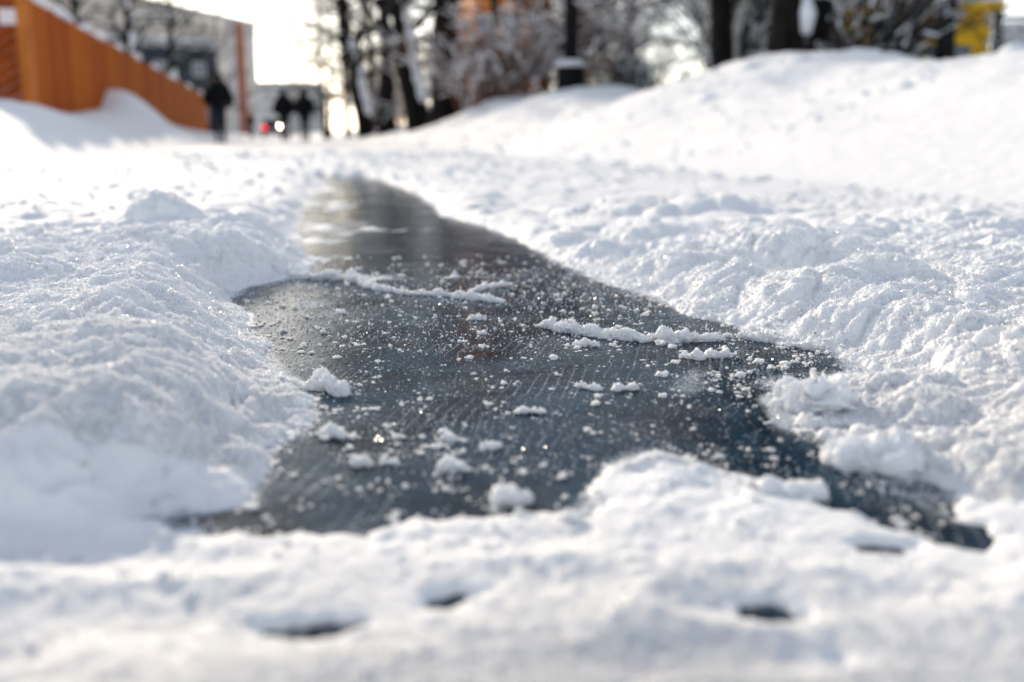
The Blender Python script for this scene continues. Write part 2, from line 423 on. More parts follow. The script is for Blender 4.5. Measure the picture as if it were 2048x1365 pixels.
# ------------------------------------------------------------------ ground: one snow sheet to the horizon, the ice lying in it
def polar_sheet():
    half = R(33)
    a = np.concatenate([np.linspace(-half, half, 1350), np.linspace(half, 2*math.pi-half, 160)[1:-1]])
    r = np.concatenate([np.geomspace(.05, .24, 12)[:-1], np.geomspace(.24, .72, 260)[:-1], np.geomspace(.72, 2.3, 780)[:-1], np.geomspace(2.3, 12, 220)[:-1], np.geomspace(12, 600, 90)])
    Rr, Aa = np.meshgrid(r, a, indexing='ij')
    x = (Rr*np.sin(Aa)).ravel(); y = (Rr*np.cos(Aa)).ravel()
    dr = np.gradient(r)
    da = np.where(np.abs(a) <= half+1e-6, 2*half/1350, (2*math.pi-2*half)/160)
    res = np.maximum(np.repeat(dr, len(a)), (Rr*da[None, :]).ravel())
    z = snow_height(x, y, res)
    V = np.stack([x, y, z], 1)
    nr, na = len(r), len(a)
    i = np.arange(nr-1)[:, None]*na; j = np.arange(na)[None, :]; j2 = (j+1) % na
    F = np.stack([i+j, i+j2, i+na+j2, i+na+j], -1).reshape(-1, 4)[:, ::-1]
    V = np.vstack([V, [[0, 0, float(z[:na].mean())]]])
    o = np_mesh("snow_ground", V, F, M_SNOW)
    c = len(V)-1
    return o, V, a, r
ground, GV, GA, GR = polar_sheet()
tag(ground, "trodden white snow covering the ground and path up to the banks", kind="structure")

gx, gy = np.meshgrid(np.linspace(-1.9, .9, 280), np.geomspace(.25, 6.8, 560))
gz = .0004*perlin2(gx/.06, gy/.06, 51)+.0012*perlin2(gx/.3, gy/.3, 52)
IV = np.stack([gx.ravel(), gy.ravel(), gz.ravel()], 1)
ii = np.arange(559)[:, None]*280; jj = np.arange(279)[None, :]
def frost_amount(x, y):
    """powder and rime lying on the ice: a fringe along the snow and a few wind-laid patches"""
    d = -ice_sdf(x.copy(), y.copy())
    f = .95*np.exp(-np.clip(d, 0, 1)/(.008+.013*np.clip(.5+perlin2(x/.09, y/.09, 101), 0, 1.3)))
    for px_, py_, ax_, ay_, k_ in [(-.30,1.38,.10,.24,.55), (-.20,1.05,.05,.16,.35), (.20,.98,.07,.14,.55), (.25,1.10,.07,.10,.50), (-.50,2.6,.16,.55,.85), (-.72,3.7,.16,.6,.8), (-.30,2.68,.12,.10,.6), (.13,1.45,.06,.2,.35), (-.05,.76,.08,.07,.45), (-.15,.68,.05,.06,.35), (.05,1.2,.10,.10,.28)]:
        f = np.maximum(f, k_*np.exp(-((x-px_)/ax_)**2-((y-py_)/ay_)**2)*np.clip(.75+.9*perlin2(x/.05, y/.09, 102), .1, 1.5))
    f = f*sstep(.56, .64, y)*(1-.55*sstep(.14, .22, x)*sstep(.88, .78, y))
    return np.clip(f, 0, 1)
ice = np_mesh("ice", IV, np.stack([ii+jj, ii+jj+1, ii+jj+281, ii+jj+280], -1).reshape(-1, 4), M_ICE)
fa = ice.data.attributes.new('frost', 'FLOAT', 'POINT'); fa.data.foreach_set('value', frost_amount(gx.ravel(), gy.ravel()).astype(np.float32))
tag(ice, "dark glossy strip of bare ice worn along the middle of the snowy path", kind="structure")

# snow banks along both sides of the path
RB_T = [-40, 0, 7.07, 8.36, 9.36, 10.2, 11.2, 12.3, 13.25, 15.2, 17.3, 18.9, 20.2, 21.5, 23.7, 27.2, 42, 88, 400]
RB_H = [.85, .9, .90, .92, .96, 1.14, 1.25, 1.12, .86, .86, 1.03, 1.2, 1.10, 1.09, 1.24, .88, .68, .56, .5]
LB_T = [-40, 9, 12.5, 14.2, 17.1, 19.2, 20.2, 21.4, 23.1, 30.0, 45.5, 70, 400]
LB_H = [.5, .58, .62, .53, .60, .72, 1.08, .80, .66, .48, .36, .36, .3]
def right_bank(q, t):
    H = np.interp(t, RB_T, RB_H)
    w = sstep(1.7, 6.1, q)**1.15
    back = 1-.30*sstep(6.3, 9, q)
    return H*w**.9*back + w*(.07*perlin2(q/.9, t/1.1, 61)+.05*perlin2((q+.5*t)/.5, (t-.5*q)/2.6, 66)+.045*np.abs(perlin2(q/.45, t/.5, 62))+.018*np.abs(perlin2(q/.2, t/.22, 67))-.02+.55*lumps2(q, t, .42, 68, prob=.22, rmin=.12, rmax=.3))
def left_bank(q, t):
    H = np.interp(t, LB_T, LB_H)
    w = sstep(-1.2, -2.8, q)
    return H*w + w*(.03*perlin2(q/.6, t/.8, 63)+.015*perlin2(q/.25, t/.3, 64))
def bank(name, fn, qs, ts, label):
    Q, T = np.meshgrid(qs, ts, indexing='ij')
    Z = fn(Q.ravel(), T.ravel()) - .02
    X, Y = pq(Q.ravel(), T.ravel())
    n, k = len(qs), len(ts)
    i = np.arange(n-1)[:, None]*k; j = np.arange(k-1)[None, :]
    F = np.stack([i+j, i+k+j, i+k+j+1, i+j+1], -1).reshape(-1, 4)
    if qs[0] > qs[-1]: F = F[:, ::-1]
    return tag(np_mesh(name, np.stack([X, Y, Z], 1), F, M_BANK), label, kind="structure")
ts = np.concatenate([np.linspace(-25, 5, 40)[:-1], np.linspace(5, 32, 420)[:-1], np.geomspace(32, 180, 60)])
bank("snow_bank", right_bank, np.concatenate([np.linspace(1.6, 9, 150)[:-1], np.linspace(9, 60, 20)]), ts, "tall rounded bank of shovelled snow along the right of the path")
bank("snow_bank", left_bank, np.concatenate([np.linspace(-1.2, -3.4, 50)[:-1], np.linspace(-3.4, -40, 20)]), ts, "low snow bank piled against the foot of the orange fence")
def ground_z(x, y):
    q = x*PATH_N[0]+y*PATH_N[1]; t = x*PATH_D[0]+y*PATH_D[1]
    if q > 1.6: return float(right_bank(np.array([q]), np.array([t]))[0])-.02
    if q < -1.2: return float(left_bank(np.array([q]), np.array([t]))[0])-.02
    return .01

# ------------------------------------------------------------------ loose snow on the ice: clumps, crumbs, frost crystals
def clump(name, pts, radii, label, group=None, lump=.35, flat=.75, seed=1, step=.0011):
    """a lumpy, flat-bottomed piece of snow along a line on the ice"""
    P = np.array(pts, float)
    if len(P) == 1: P = np.vstack([P-[.0006, 0], P+[.0006, 0]])
    seg = np.linalg.norm(np.diff(P, axis=0), axis=1); L = np.concatenate([[0], np.cumsum(seg)])
    rad = np.array(radii, float)
    if rad.size == 1: rad = np.full(len(P), rad.item())
    r0, r1 = rad[0], rad[-1]
    tot = L[-1]
    u = np.linspace(-r0, tot+r1, max(26, int((tot+r0+r1)/step)))
    uc = np.clip(u, 0, tot)
    C = np.stack([np.interp(uc, L, P[:, 0]), np.interp(uc, L, P[:, 1])], 1)
    d0 = (P[1]-P[0])/(seg[0]+1e-9); d1 = (P[-1]-P[-2])/(seg[-1]+1e-9)
    C[u < 0] += u[u < 0][:, None]*d0; C[u > tot] += (u[u > tot]-tot)[:, None]*d1
    rr = np.interp(uc, L, rad)
    rr = rr*np.clip(1+.36*perlin2(u/(rad.max()*1.6)+seed*2.3, u*0+seed, seed+7)+min(.3, .002/rad.max())*perlin2(u/(rad.max()*.6), u*0+.5, seed+8), .35, 1.7)
    e = np.where(u < 0, -u/r0, np.where(u > tot, (u-tot)/r1, 0)); rr = rr*np.sqrt(np.clip(1-e*e, 1e-4, 1))
    T = np.gradient(C, axis=0); T /= np.linalg.norm(T, axis=1, keepdims=True)+1e-9
    N = np.stack([T[:, 1], -T[:, 0]], 1)
    k = max(30, int(2*math.pi*rad.max()/step))
    an = np.linspace(0, 2*math.pi, k, endpoint=False)
    big = rad.max()
    V = np.empty((len(u), k, 3))
    V[..., 0] = C[:, None, 0]+N[:, None, 0]*np.cos(an)*rr[:, None]
    V[..., 1] = C[:, None, 1]+N[:, None, 1]*np.cos(an)*rr[:, None]
    V[..., 2] = np.sin(an)*rr[:, None]*flat+.35*rr[:, None]
    c3 = np.concatenate([C, .3*rr[:, None]], 1)[:, None, :]
    D = V-c3; D /= np.linalg.norm(D, axis=2, keepdims=True)+1e-9
    Q = V.reshape(-1, 3)
    disp = (.9*perlin3(Q/(big*1.5)+seed*3.1, seed) - .75*np.abs(perlin3(Q/(big*.75)+seed, seed+1)) + .25
            - .5*np.abs(perlin3(Q/(big*.36)+seed, seed+2)) + .28*perlin3(Q/(big*.16), seed+3))
    disp += .5*np.clip(perlin3(Q/.0045, seed+4), 0, 1)*.0035/big
    V += D*(disp.reshape(len(u), k, 1)*rr[:, None, None]*lump*1.6)
    V[..., 2] = np.maximum(V[..., 2], -.0012)
    n = len(u)
    i = np.arange(n-1)[:, None]*k; j = np.arange(k)[None, :]; j2 = (j+1) % k
    F = np.stack([i+j, i+j2, i+k+j2, i+k+j], -1).reshape(-1, 4)
    c0 = np.array([C[:, 0].mean(), C[:, 1].mean(), 0.0])
    o = np_mesh(name, V.reshape(-1, 3)-c0, F, M_SNOW)
    o.location = c0
    tag(o, label, "snow clump", group)
    CLUMP_V.append(V.reshape(-1, 3)); CLUMP_C.append((C, rr))
    return o
CLUMP_V = []; CLUMP_C = []
G1 = "snow pieces lying on the ice"
clump("snow_ridge", [(-0.47,1.80),(-0.379,1.765),(-0.285,1.735),(-0.224,1.62),(-0.163,1.57),(-0.114,1.56),(-0.057,1.521),(-0.016,1.493)],
      [.010,.009,.011,.007,.006,.0065,.0095,.004], "long thin ridge of snow crossing the ice from the left heap", G1, .62, .75, 1, .0016)
clump("snow_ridge", [(-0.066,1.61),(-0.044,1.635),(-0.008,1.67)], [.003,.0065,.005], "short snow ridge slanting up behind the tip of the long left ridge", G1, .6, .6, 2, .0014)
clump("snow_ridge", [(0.042,1.30),(0.069,1.265),(0.111,1.235),(0.152,1.21),(0.189,1.203),(0.226,1.202),(0.258,1.208)], [.0075,.0095,.009,.009,.012,.0085,.006],
      "snow ridge with a peaked lump lying across the right side of the ice", G1, .6, .85, 3, .0012)
clump("snow_clump", [(-0.196,0.978),(-0.184,0.963),(-0.166,0.944)], [.011,.011,.007], "jagged snow clump alone on the left side of the ice", G1, .6, .85, 4, .001)
clump("snow_clump", [(0.080,1.178),(0.10,1.172)], [.0065,.006], "small snow lump in front of the peaked right ridge", G1, .6, .75, 5)
clump("snow_clump", [(0.104,0.962),(0.122,0.966)], [.0055,.0055], "bright snow flake cluster in the middle right of the bare ice", G1, .62, .7, 6, .0009)
clump("snow_clump", [(0.066,0.975),(0.086,0.964)], [.0045,.005], "low snow crumbs just left of the bright flake cluster", G1, .5, .6, 7, .0009)
clump("snow_clump", [(0.199,1.112),(0.215,1.104)], [.008,.006], "rounded snow lump below the right ridge end, left of its pair", G1, .6, .7, 8)
clump("snow_clump", [(0.225,1.112),(0.247,1.116)], [.0065,.006], "rounded snow lump below the right ridge end, right of its pair", G1, .6, .7, 9)
clump("snow_clump", [(0.009,0.882),(0.027,0.882)], [.0075,.005], "flat snow disc near the centre of the ice", G1, .55, .3, 10, .001)
clump("snow_clump", [(-0.053,1.355),(-0.040,1.352)], [.006,.005], "small snow lump under the tip of the long left ridge", G1, .62, .6, 11)
clump("snow_clump", [(-0.006,0.652),(0.006,0.655)], [.0095,.009], "round snow clump on the near ice just left of the crust edge", G1, .5, .85, 12, .001)
clump("snow_clump", [(0.168,0.684),(0.182,0.672),(0.198,0.664),(0.214,0.662)], [.005,.010,.0125,.0085], "large smooth snow lump on the near right crust edge", G1, .26, .8, 13)
clump("snow_mound", [(0.262,0.905),(0.280,0.882),(0.308,0.895)], [.018,.027,.017], "fluffy dome of snow standing at the right edge of the ice", G1, .62, 1.0, 14)
clump("snow_mound", [(0.255,0.745),(0.284,0.722),(0.314,0.735)], [.014,.022,.014], "broad lumpy snow mound nearer the camera at the right ice edge", G1, .40, .85, 15)
clump("snow_clump", [(0.325,0.768),(0.345,0.768),(0.364,0.764)], [.010,.013,.008], "long snow lump just right of the broad lumpy mound", G1, .36, .75, 16)
clump("snow_clump", [(0.006,0.617),(0.016,0.614)], [.006,.006], "small snow block at the near ice edge, left of its pair", G1, .5, .75, 17)
clump("snow_clump", [(0.023,0.606),(0.042,0.604)], [.006,.007], "wider snow block at the near ice edge, right of its pair", G1, .5, .75, 18)
clump("snow_clump", [(0.335,1.17),(0.37,1.15)], [.008,.007], "thin snow tongue under the right heap's overhang", G1, .6, .55, 19)
clump("snow_clump", [(0.290,1.225),(0.318,1.205)], [.007,.009], "ragged snow piece between the peaked ridge and the right heap", G1, .5, .8, 20)
clump("snow_clump", [(-0.121,0.735),(-0.112,0.735)], [.0055,.005], "small snow lump on the near left ice beside the heap", G1, .6, .75, 21)
clump("snow_clump", [(-0.156,0.812),(-0.144,0.806)], [.006,.0055], "snow lump on the ice below the jagged left clump", G1, .6, .75, 22)
clump("snow_clump", [(-0.052,0.723),(-0.038,0.721)], [.0065,.005], "oval snow lump in the crumb field on the near ice", G1, .6, .75, 23)
clump("snow_clump", [(-0.099,0.738),(-0.090,0.735)], [.004,.0035], "tiny snow lump left of the oval one in the crumb field", G1, .6, .75, 24)
clump("snow_clump", [(-0.056,0.80),(-0.050,0.797)], [.0045,.004], "tiny snow lump at the far side of the crumb field", G1, .6, .75, 25)
clump("snow_clump", [(-0.022,0.775),(-0.012,0.779)], [.0045,.004], "tiny snow lump at the right side of the crumb field", G1, .6, .75, 26)
clump("snow_clump", [(0.262,0.80),(0.285,0.795),(0.31,0.802)], [.007,.010,.007], "low snow strip between the fluffy dome and the broad mound", G1, .6, .6, 27)
clump("snow_clump", [(0.345,0.86),(0.375,0.85)], [.009,.008], "snow lump on the broken snow right of the fluffy dome", G1, .6, .7, 28)

def ico(sub):
    bm = bmesh.new(); bmesh.ops.create_icosphere(bm, subdivisions=sub, radius=1.0)
    V = np.array([v.co[:] for v in bm.verts]); F = np.array([[v.index for v in f.verts] for f in bm.faces]); bm.free()
    return V, F
def scatter(name, P, Rd, label, cat, sub=1, seed=0, squash=.65, rough=.75):
    V0, F0 = ico(sub); rs = np.random.RandomState(seed)
    T = []
    for k in range(10):
        d = 1+rough*(1.3*perlin3(V0*1.3+k*7.7, k)+.8*np.abs(perlin3(V0*2.9+k*3.3, k+20)))
        T.append(V0*d[:, None]*rs.uniform(.65, 1.25, 3))
    T = np.array(T)[rs.randint(0, 10, len(P))]
    a = rs.uniform(0, 2*math.pi, len(P)); ca, sa = np.cos(a)[:, None], np.sin(a)[:, None]
    X = T[..., 0]*ca-T[..., 1]*sa; Y = T[..., 0]*sa+T[..., 1]*ca; Z = T[..., 2]*squash
    W = np.stack([X, Y, Z], -1)*Rd[:, None, None]+P[:, None, :]
    F = (F0[None]+(np.arange(len(P))*len(V0))[:, None, None]).reshape(-1, 3)
    return tag(np_mesh(name, W.reshape(-1, 3), F, M_SNOW, smooth=False), label, cat, kind="stuff")

rs = np.random.RandomState(5)
ZONES = [  # x, y, spread x, spread y, number, mean radius (m)
    (-.055,.745,.055,.05,700,.0011), (-.03,.80,.05,.06,260,.0009), (-.14,.82,.03,.05,220,.0013), (-.19,.93,.03,.06,420,.0013), (-.25,1.10,.04,.10,520,.0013),
    (.245,.86,.012,.05,300,.0012), (.215,.95,.035,.06,420,.0010), (.28,1.03,.05,.07,600,.0014), (.22,1.10,.06,.04,420,.0014), (.30,1.20,.06,.05,500,.0016), (.10,.95,.05,.03,160,.0010),
    (-.17,.70,.03,.05,500,.0010), (.02,.66,.04,.03,160,.0010), (.14,.74,.05,.02,300,.0010), (-.02,.95,.10,.10,110,.0006), (.05,1.15,.12,.10,140,.0006), (-.15,1.2,.12,.15,110,.0006),
    (-.12,1.56,.13,.03,160,.0011), (.12,1.24,.10,.03,240,.0012), (.20,1.40,.05,.08,260,.0011), (.33,.80,.05,.08,700,.0016), (-.20,1.02,.05,.06,200,.0012), (.13,1.6,.08,.14,160,.0010)]
P = []; Rd = []
for zx, zy, ax, ay, n, mr in ZONES:
    P.append(np.stack([zx+ax*rs.normal(size=n), zy+ay*rs.normal(size=n)], 1)); Rd.append(mr*.62*np.exp(.8*rs.normal(size=n)))
# along the whole edge of the ice
ed = np.array(ICE+[ICE[0]])
sl_ = np.linalg.norm(np.diff(ed, axis=0), axis=1)
for i in range(len(ICE)):
    if max(ed[i, 1], ed[i+1, 1]) > 2.3: continue
    n = int(sl_[i]*(1500 if .85 < ed[i, 1] < 1.5 else 600))+2
    u = rs.rand(n)[:, None]; P.append(ed[i]*(1-u)+ed[i+1]*u+rs.normal(size=(n, 2))*[.018, .022]); Rd.append(.0009*np.exp(.7*rs.normal(size=n)))
# a skirt of powder round every clump
skirt = np.zeros(sum(len(p) for p in P), bool)
for C_, rr_ in CLUMP_C:
    n = int(70+len(C_)*1.1); i_ = rs.randint(0, len(C_), n)
    P.append(C_[i_]+rs.normal(size=(n, 2))*(rr_[i_]*1.0+.0015)[:, None]); Rd.append(.00065*np.exp(.6*rs.normal(size=n)))
skirt = np.concatenate([skirt, np.ones(sum(len(p) for p in P)-len(skirt), bool)])
# over the snow heaps themselves, so that their surface breaks up into crumbs
n = 12000
rr_ = rs.uniform(.40, 2.1, n); aa_ = rs.uniform(-R(30), R(30), n)
P.append(np.stack([rr_*np.sin(aa_), rr_*np.cos(aa_)], 1)); Rd.append((.0007+.0008*rr_)*np.exp(.45*rs.normal(size=n)))
heap_from = sum(len(p) for p in P[:-1])
P = np.vstack(P); Rd = np.clip(np.concatenate(Rd)*.8, .0004, .005)
zz = snow_height(P[:, 0].copy(), P[:, 1].copy(), np.full(len(P), .0012))
on_ice = ice_sdf(P[:, 0].copy(), P[:, 1].copy()) < 0
dr_ = perlin2(P[:, 0]/.035, P[:, 1]/.05, 91)+.6*perlin2(P[:, 0]/.013, P[:, 1]/.018, 92)
keep = dr_ > rs.normal(size=len(P))*.20+.16        # gathered into drifts, not spread evenly; keep[:heap_from] |= skirt; keep[heap_from:] = (~on_ice[heap_from:]) & (zz[heap_from:] > .004)
hz = np.maximum(zz, 0)+Rd*.25
C3 = np.concatenate([P, hz[:, None]], 1)
scatter("snow_crumbs", C3[keep & (Rd > .0011)], Rd[keep & (Rd > .0011)], "loose white snow crumbs strewn over the ice and heaps", "snow crumbs", 2, 3)
n = 2600                                                   # trodden clods up the path and on the bank's face
q_ = np.concatenate([rs.uniform(-1.6, 2.4, n-800), rs.uniform(2.2, 5.8, 800)]); t_ = np.concatenate([2.6+rs.rand(n-800)**1.6*10, rs.uniform(5.5, 24, 800)])
X_, Y_ = pq(q_, t_); s_ = ice_sdf(X_.copy(), Y_.copy())
Z_ = np.maximum(snow_height(X_.copy(), Y_.copy(), np.full(n, .02)), np.where(q_ > 1.6, right_bank(q_, t_)-.02, -1))
R_ = np.where(q_ > 2.2, .013+.012*rs.rand(n), .004+.0013*t_)*np.exp(.4*rs.normal(size=n))
ok_ = s_ > .02
scatter("snow_clods", np.stack([X_, Y_, Z_], 1)[ok_], np.clip(R_[ok_], .003, .05), "small trodden clods of snow scattered up the path and bank", "snow clods", 2, 8, .5, .6)
scatter("snow_grains", C3[keep & (Rd <= .0011)], Rd[keep & (Rd <= .0011)], "fine white snow grains dusted over the dark ice", "snow grains", 1, 4)

def crystals():
    """feathery frost flakes standing on the snow in the sharp zone and lying on the ice"""
    n = 230000
    r = rs.uniform(.72, 1.9, n); a = rs.uniform(-R(29), R(29), n)
    x = r*np.sin(a); y = r*np.cos(a)
    s = ice_sdf(x.copy(), y.copy())
    z = snow_height(x.copy(), y.copy(), np.full(n, .0012))
    thin = (s > -.004) | (rs.rand(n) < .10)
    x, y, z = x[thin], y[thin], np.maximum(z[thin], 0)
    A = np.stack([x, y, z], 1)
    B = np.vstack([v[rs.rand(len(v)) < .22] for v in CLUMP_V]); B = B[B[:, 2] > .001]
    A = np.vstack([A, B]); n = len(A)
    size = rs.uniform(.0009, .0027, n)*np.clip(A[:, 1], .8, 1.5)
    up = np.stack([rs.normal(size=n), rs.normal(size=n), rs.normal(size=n)+.9], 1); up /= np.linalg.norm(up, axis=1, keepdims=True)
    ot = np.cross(up, rs.normal(size=(n, 3))); ot /= np.linalg.norm(ot, axis=1, keepdims=True)+1e-9
    w = size*rs.uniform(.22, .5, n)
    b = A-up*(size*.3)[:, None]
    V = np.stack([b, b+up*(size*.55)[:, None]+ot*w[:, None], b+up*(size*1.25)[:, None], b+up*(size*.55)[:, None]-ot*w[:, None]], 1)
    F = np.arange(n*4).reshape(-1, 4)
    m = mat("frost", (.92, .93, .95), .25, .5)
    tag(np_mesh("frost_crystals", V.reshape(-1, 3), F, m, smooth=False), "tiny feathery frost flakes sparkling on the snow and ice", "frost crystals", kind="stuff")
crystals()

# ------------------------------------------------------------------ orange board fence on the left
def orange_fence():
    wood = mat("orange_boards", (.5, .15, .02), .75, .1)
    nt = wood.node_tree; b = nt.nodes["Principled BSDF"]
    geo = nt.nodes.new("ShaderNodeNewGeometry"); tc = nt.nodes.new("ShaderNodeTexCoord")
    mp = nt.nodes.new("ShaderNodeMapping"); mp.inputs["Scale"].default_value = (9, 9, .7)
    n = nt.nodes.new("ShaderNodeTexNoise"); n.inputs["Scale"].default_value = 2.2; n.inputs["Detail"].default_value = 6
    nt.links.new(tc.outputs["Object"], mp.inputs[0]); nt.links.new(mp.outputs[0], n.inputs["Vector"])
    ad = nt.nodes.new("ShaderNodeMath"); ad.operation = 'MULTIPLY_ADD'; ad.inputs[1].default_value = .45
    ml = nt.nodes.new("ShaderNodeMath"); ml.operation = 'MULTIPLY'; ml.inputs[1].default_value = .55
    nt.links.new(n.outputs["Fac"], ml.inputs[0]); nt.links.new(geo.outputs["Random Per Island"], ad.inputs[0]); nt.links.new(ml.outputs[0], ad.inputs[2])
    r = nt.nodes.new("ShaderNodeValToRGB"); r.color_ramp.elements[0].position = .15; r.color_ramp.elements[1].position = .85
    r.color_ramp.elements[0].color = (.28, .042, .002, 1); r.color_ramp.elements[1].color = (.58, .15, .008, 1)
    nt.links.new(ad.outputs[0], r.inputs[0]); nt.links.new(r.outputs[0], b.inputs["Base Color"])
    post_m = mat("orange_posts", (.52, .14, .015), .6); noisy(post_m, (.40, .10, .01), (.60, .18, .02), 4, .2, stretch=(6, 6, .6))
    q0, t0, t1 = -3.0, 14.2, 49.0
    x0, y0 = pq(q0, t0)
    root = tag(empty("board_fence", (x0, y0, 0)), "long orange fence of upright boards along the left of the path", "fence")
    o = Vector((x0, y0, 0)); D = Vector((*PATH_D, 0)); N = Vector((*PATH_N, 0)); Z = Vector((0, 0, 1))
    npan = 10; pl = (t1-t0)/npan; top = 2.0
    for k in range(npan):
        mb = MB(); nb = 24; h = top-.04-(.10 if k == npan-1 else .03*(k % 2))
        for i in range(nb):
            u = k*pl+(i+.5)*pl/nb
            mb.box(D*u+Z*(h/2+.1)+N*(.004*((i*7) % 3)), (pl/nb-.008, .025, h-.2+.012*((i*5) % 4)), (D, N, Z))
        mb.build("board_panel", wood, root)
        mr = MB()
        for zz in (.45, h-.3): mr.box(D*((k+.5)*pl)+Z*zz-N*.035, (pl-.01, .04, .09), (D, N, Z))
        mr.build("rail", post_m, root)
    for k in range(npan+1):
        mb = MB(); mb.box(D*(k*pl)+Z*(top/2)-N*.07, (.11, .10, top+.02), (D, N, Z)); mb.build("post", post_m, root)
    # the return at the near end, boarded on the slant
    mb = MB(); W = 4.2
    for i in range(46):
        c = -1.6+i*.145                                       # slanting boards clipped to the panel's rectangle
        pts = []
        def clip(poly, f):
            out = []
            for a, b_ in zip(poly, poly[1:]+poly[:1]):
                fa, fb = f(a), f(b_)
                if fa >= 0: out.append(a)
                if fa*fb < 0: s_ = fa/(fa-fb); out.append((a[0]+(b_[0]-a[0])*s_, a[1]+(b_[1]-a[1])*s_))
            return out
        sl2 = .62
        poly = [(-1, c+sl2*1), (W+1, c-sl2*(W+1)), (W+1, c+.135-sl2*(W+1)), (-1, c+.135+sl2*1)]
        for f in (lambda p: p[0]-.06, lambda p: W-p[0], lambda p: p[1]-.12, lambda p: top-.02-p[1]):
            poly = clip(poly, f) if poly else poly
        if len(poly) < 3: continue
        fr = [tuple(-N*p[0]+Z*p[1]-D*.03) for p in poly]; bk = [tuple(-N*p[0]+Z*p[1]) for p in poly]
        n = len(poly)
        mb.add(fr+bk, [tuple(range(n)), tuple(range(2*n-1, n-1, -1))]+[(j, n+j, n+(j+1) % n, (j+1) % n) for j in range(n)])
    dk = mat("shaded_orange_boards", (.3, .05, .004), .75, .1); noisy(dk, (.20, .030, .003), (.34, .065, .006), 3, .1)  # shade on the slanted return is put into the colour as a darker orange
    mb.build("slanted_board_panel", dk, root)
    mb = MB(); mb.box(-N*.02+Z*(top/2)-D*.03, (.14, .14, top+.05), (D, N, Z)); mb.build("corner_post", post_m, root)
    mb = MB(); mb.box(-N*.17+Z*1.70-D*.075, (.02, .25, .19), (D, N, Z))
    pm = mat("pale_plate", (.80, .70, .68), .5); mb.build("notice_plate", pm, root)
    # settled snow on the fence top: separate lumps, a long one near the corner
    px = [(.9, .5, .10), (2.5, .75, .13), (4.3, .28, .10), (6.0, .30, .13), (8.2, .36, .10), (11.0, .42, .15), (14.6, .38, .13), (19.6, .46, .20), (25.6, .40, .15), (31.5, .34, .16)]
    words_ = ["first snow lump from the near corner, low and short", "second snow lump from the near corner, longest of all", "third snow lump from the near corner, small", "fourth snow lump from the near corner, rounded",
              "fifth snow lump from the near corner, low", "sixth snow lump from the near corner, tall and wide", "seventh snow lump from the near corner", "third snow lump from the far end, tallest dome",
              "second snow lump from the far end, small dome", "last snow lump at the far end, beside the walkers"]
    for k, (u, half, h) in enumerate(px):
        V0, F0 = ico(4)
        Vv = V0*np.array([half, .10, h]); Vv += V0*(perlin3(V0*1.7+k*5.1, 70+k)*.05)[:, None]; Vv[:, 2] = np.maximum(Vv[:, 2], -.02)
        ax = np.array([[*PATH_D, 0], [*PATH_N, 0], [0, 0, 1]])
        ob = np_mesh("snow_lump", Vv @ ax, F0, M_CAP)
        ob.location = o+D*u+Z*(top-.04)-N*.03
        tag(ob, words_[k]+", on the orange fence", "snow lump", "snow lumps along the fence top")
orange_fence()

# ------------------------------------------------------------------ buildings
def facade_building(name, label, A, Bp, depth, h, wall_m, win_m, frame_m, roof_m, floors, cols, stripes=(), win=(1.5, 1.5), snow=True, skip=()):
    """A and Bp: ground corners of the front; the block runs back 'depth' to the left of A->B"""
    A = Vector((*A, 0)); Bp = Vector((*Bp, 0)); U = (Bp-A); W = U.length; U.normalize(); Z = Vector((0, 0, 1)); Nn = U.cross(Z)
    root = tag(empty(name, A), label, "building")
    mb = MB(); mb.box(U*W/2-Nn*depth/2+Z*h/2, (W, depth, h), (U, Nn, Z)); mb.build("wall", wall_m, root)
    mr = MB(); mr.box(U*W/2-Nn*depth/2+Z*(h+.2), (W+.5, depth+.5, .4), (U, Nn, Z)); rf = mr.build("roof", roof_m, root)
    if snow:
        ms = MB(); ms.box(U*W/2-Nn*depth/2+Z*(h+.5), (W+.3, depth+.3, .2), (U, Nn, Z)); ms.build("roof_snow", M_CAP, rf)
    for a, b_, m_ in stripes:
        mb = MB(); mb.box(U*(a+b_)/2+Nn*.06+Z*(h/2), (b_-a, .15, h-.05), (U, Nn, Z)); mb.build("wall_stripe", m_, root)
    fh = h/floors
    for f in range(floors):
        for c in range(cols):
            u = (c+.5)*W/cols; z = f*fh+fh*.55
            if any(a-.8 < u < b_+.8 for a, b_, _ in stripes) or (f, c) in skip: continue
            mf = MB(); mf.box(U*u+Nn*.03+Z*z, (win[0], .08, win[1]), (U, Nn, Z)); fr = mf.build("window", frame_m, root)
            mp_ = MB()
            for s_ in (-1, 1): mp_.box(U*(u+s_*win[0]*.24)+Nn*.075+Z*z, (win[0]*.40, .02, win[1]*.84), (U, Nn, Z))
            mp_.build("pane", win_m, fr)
    return root
M_PANE = mat("window_glass", (.16, .18, .20), .12, .6)
M_FRAME = mat("window_frame", (.6, .6, .58), .5)
M_BEIGE = mat("beige_panel", (.40, .36, .31), .8); noisy(M_BEIGE, (.66, .60, .52), (.76, .70, .62), .35, 0)
M_BROWN = mat("red_brown_panel", (.20, .055, .03), .8); noisy(M_BROWN, (.26, .10, .07), (.34, .14, .10), .6)
M_ROOF = mat("roof_edge", (.45, .44, .42), .8)
M_SLATE = mat("slate_wall", (.035, .045, .06), .7); noisy(M_SLATE, (.025, .033, .045), (.05, .06, .075), .8)
M_PALE = mat("pale_wall", (.55, .53, .5), .8)
M_ORANGE = mat("orange_render", (.50, .16, .035), .8); noisy(M_ORANGE, (.50, .15, .025), (.62, .20, .04), .5)
M_BLUEP = mat("blue_glass", (.08, .22, .34), .15, .6)
M_GREYW = mat("grey_stripe", (.5, .5, .5), .8)
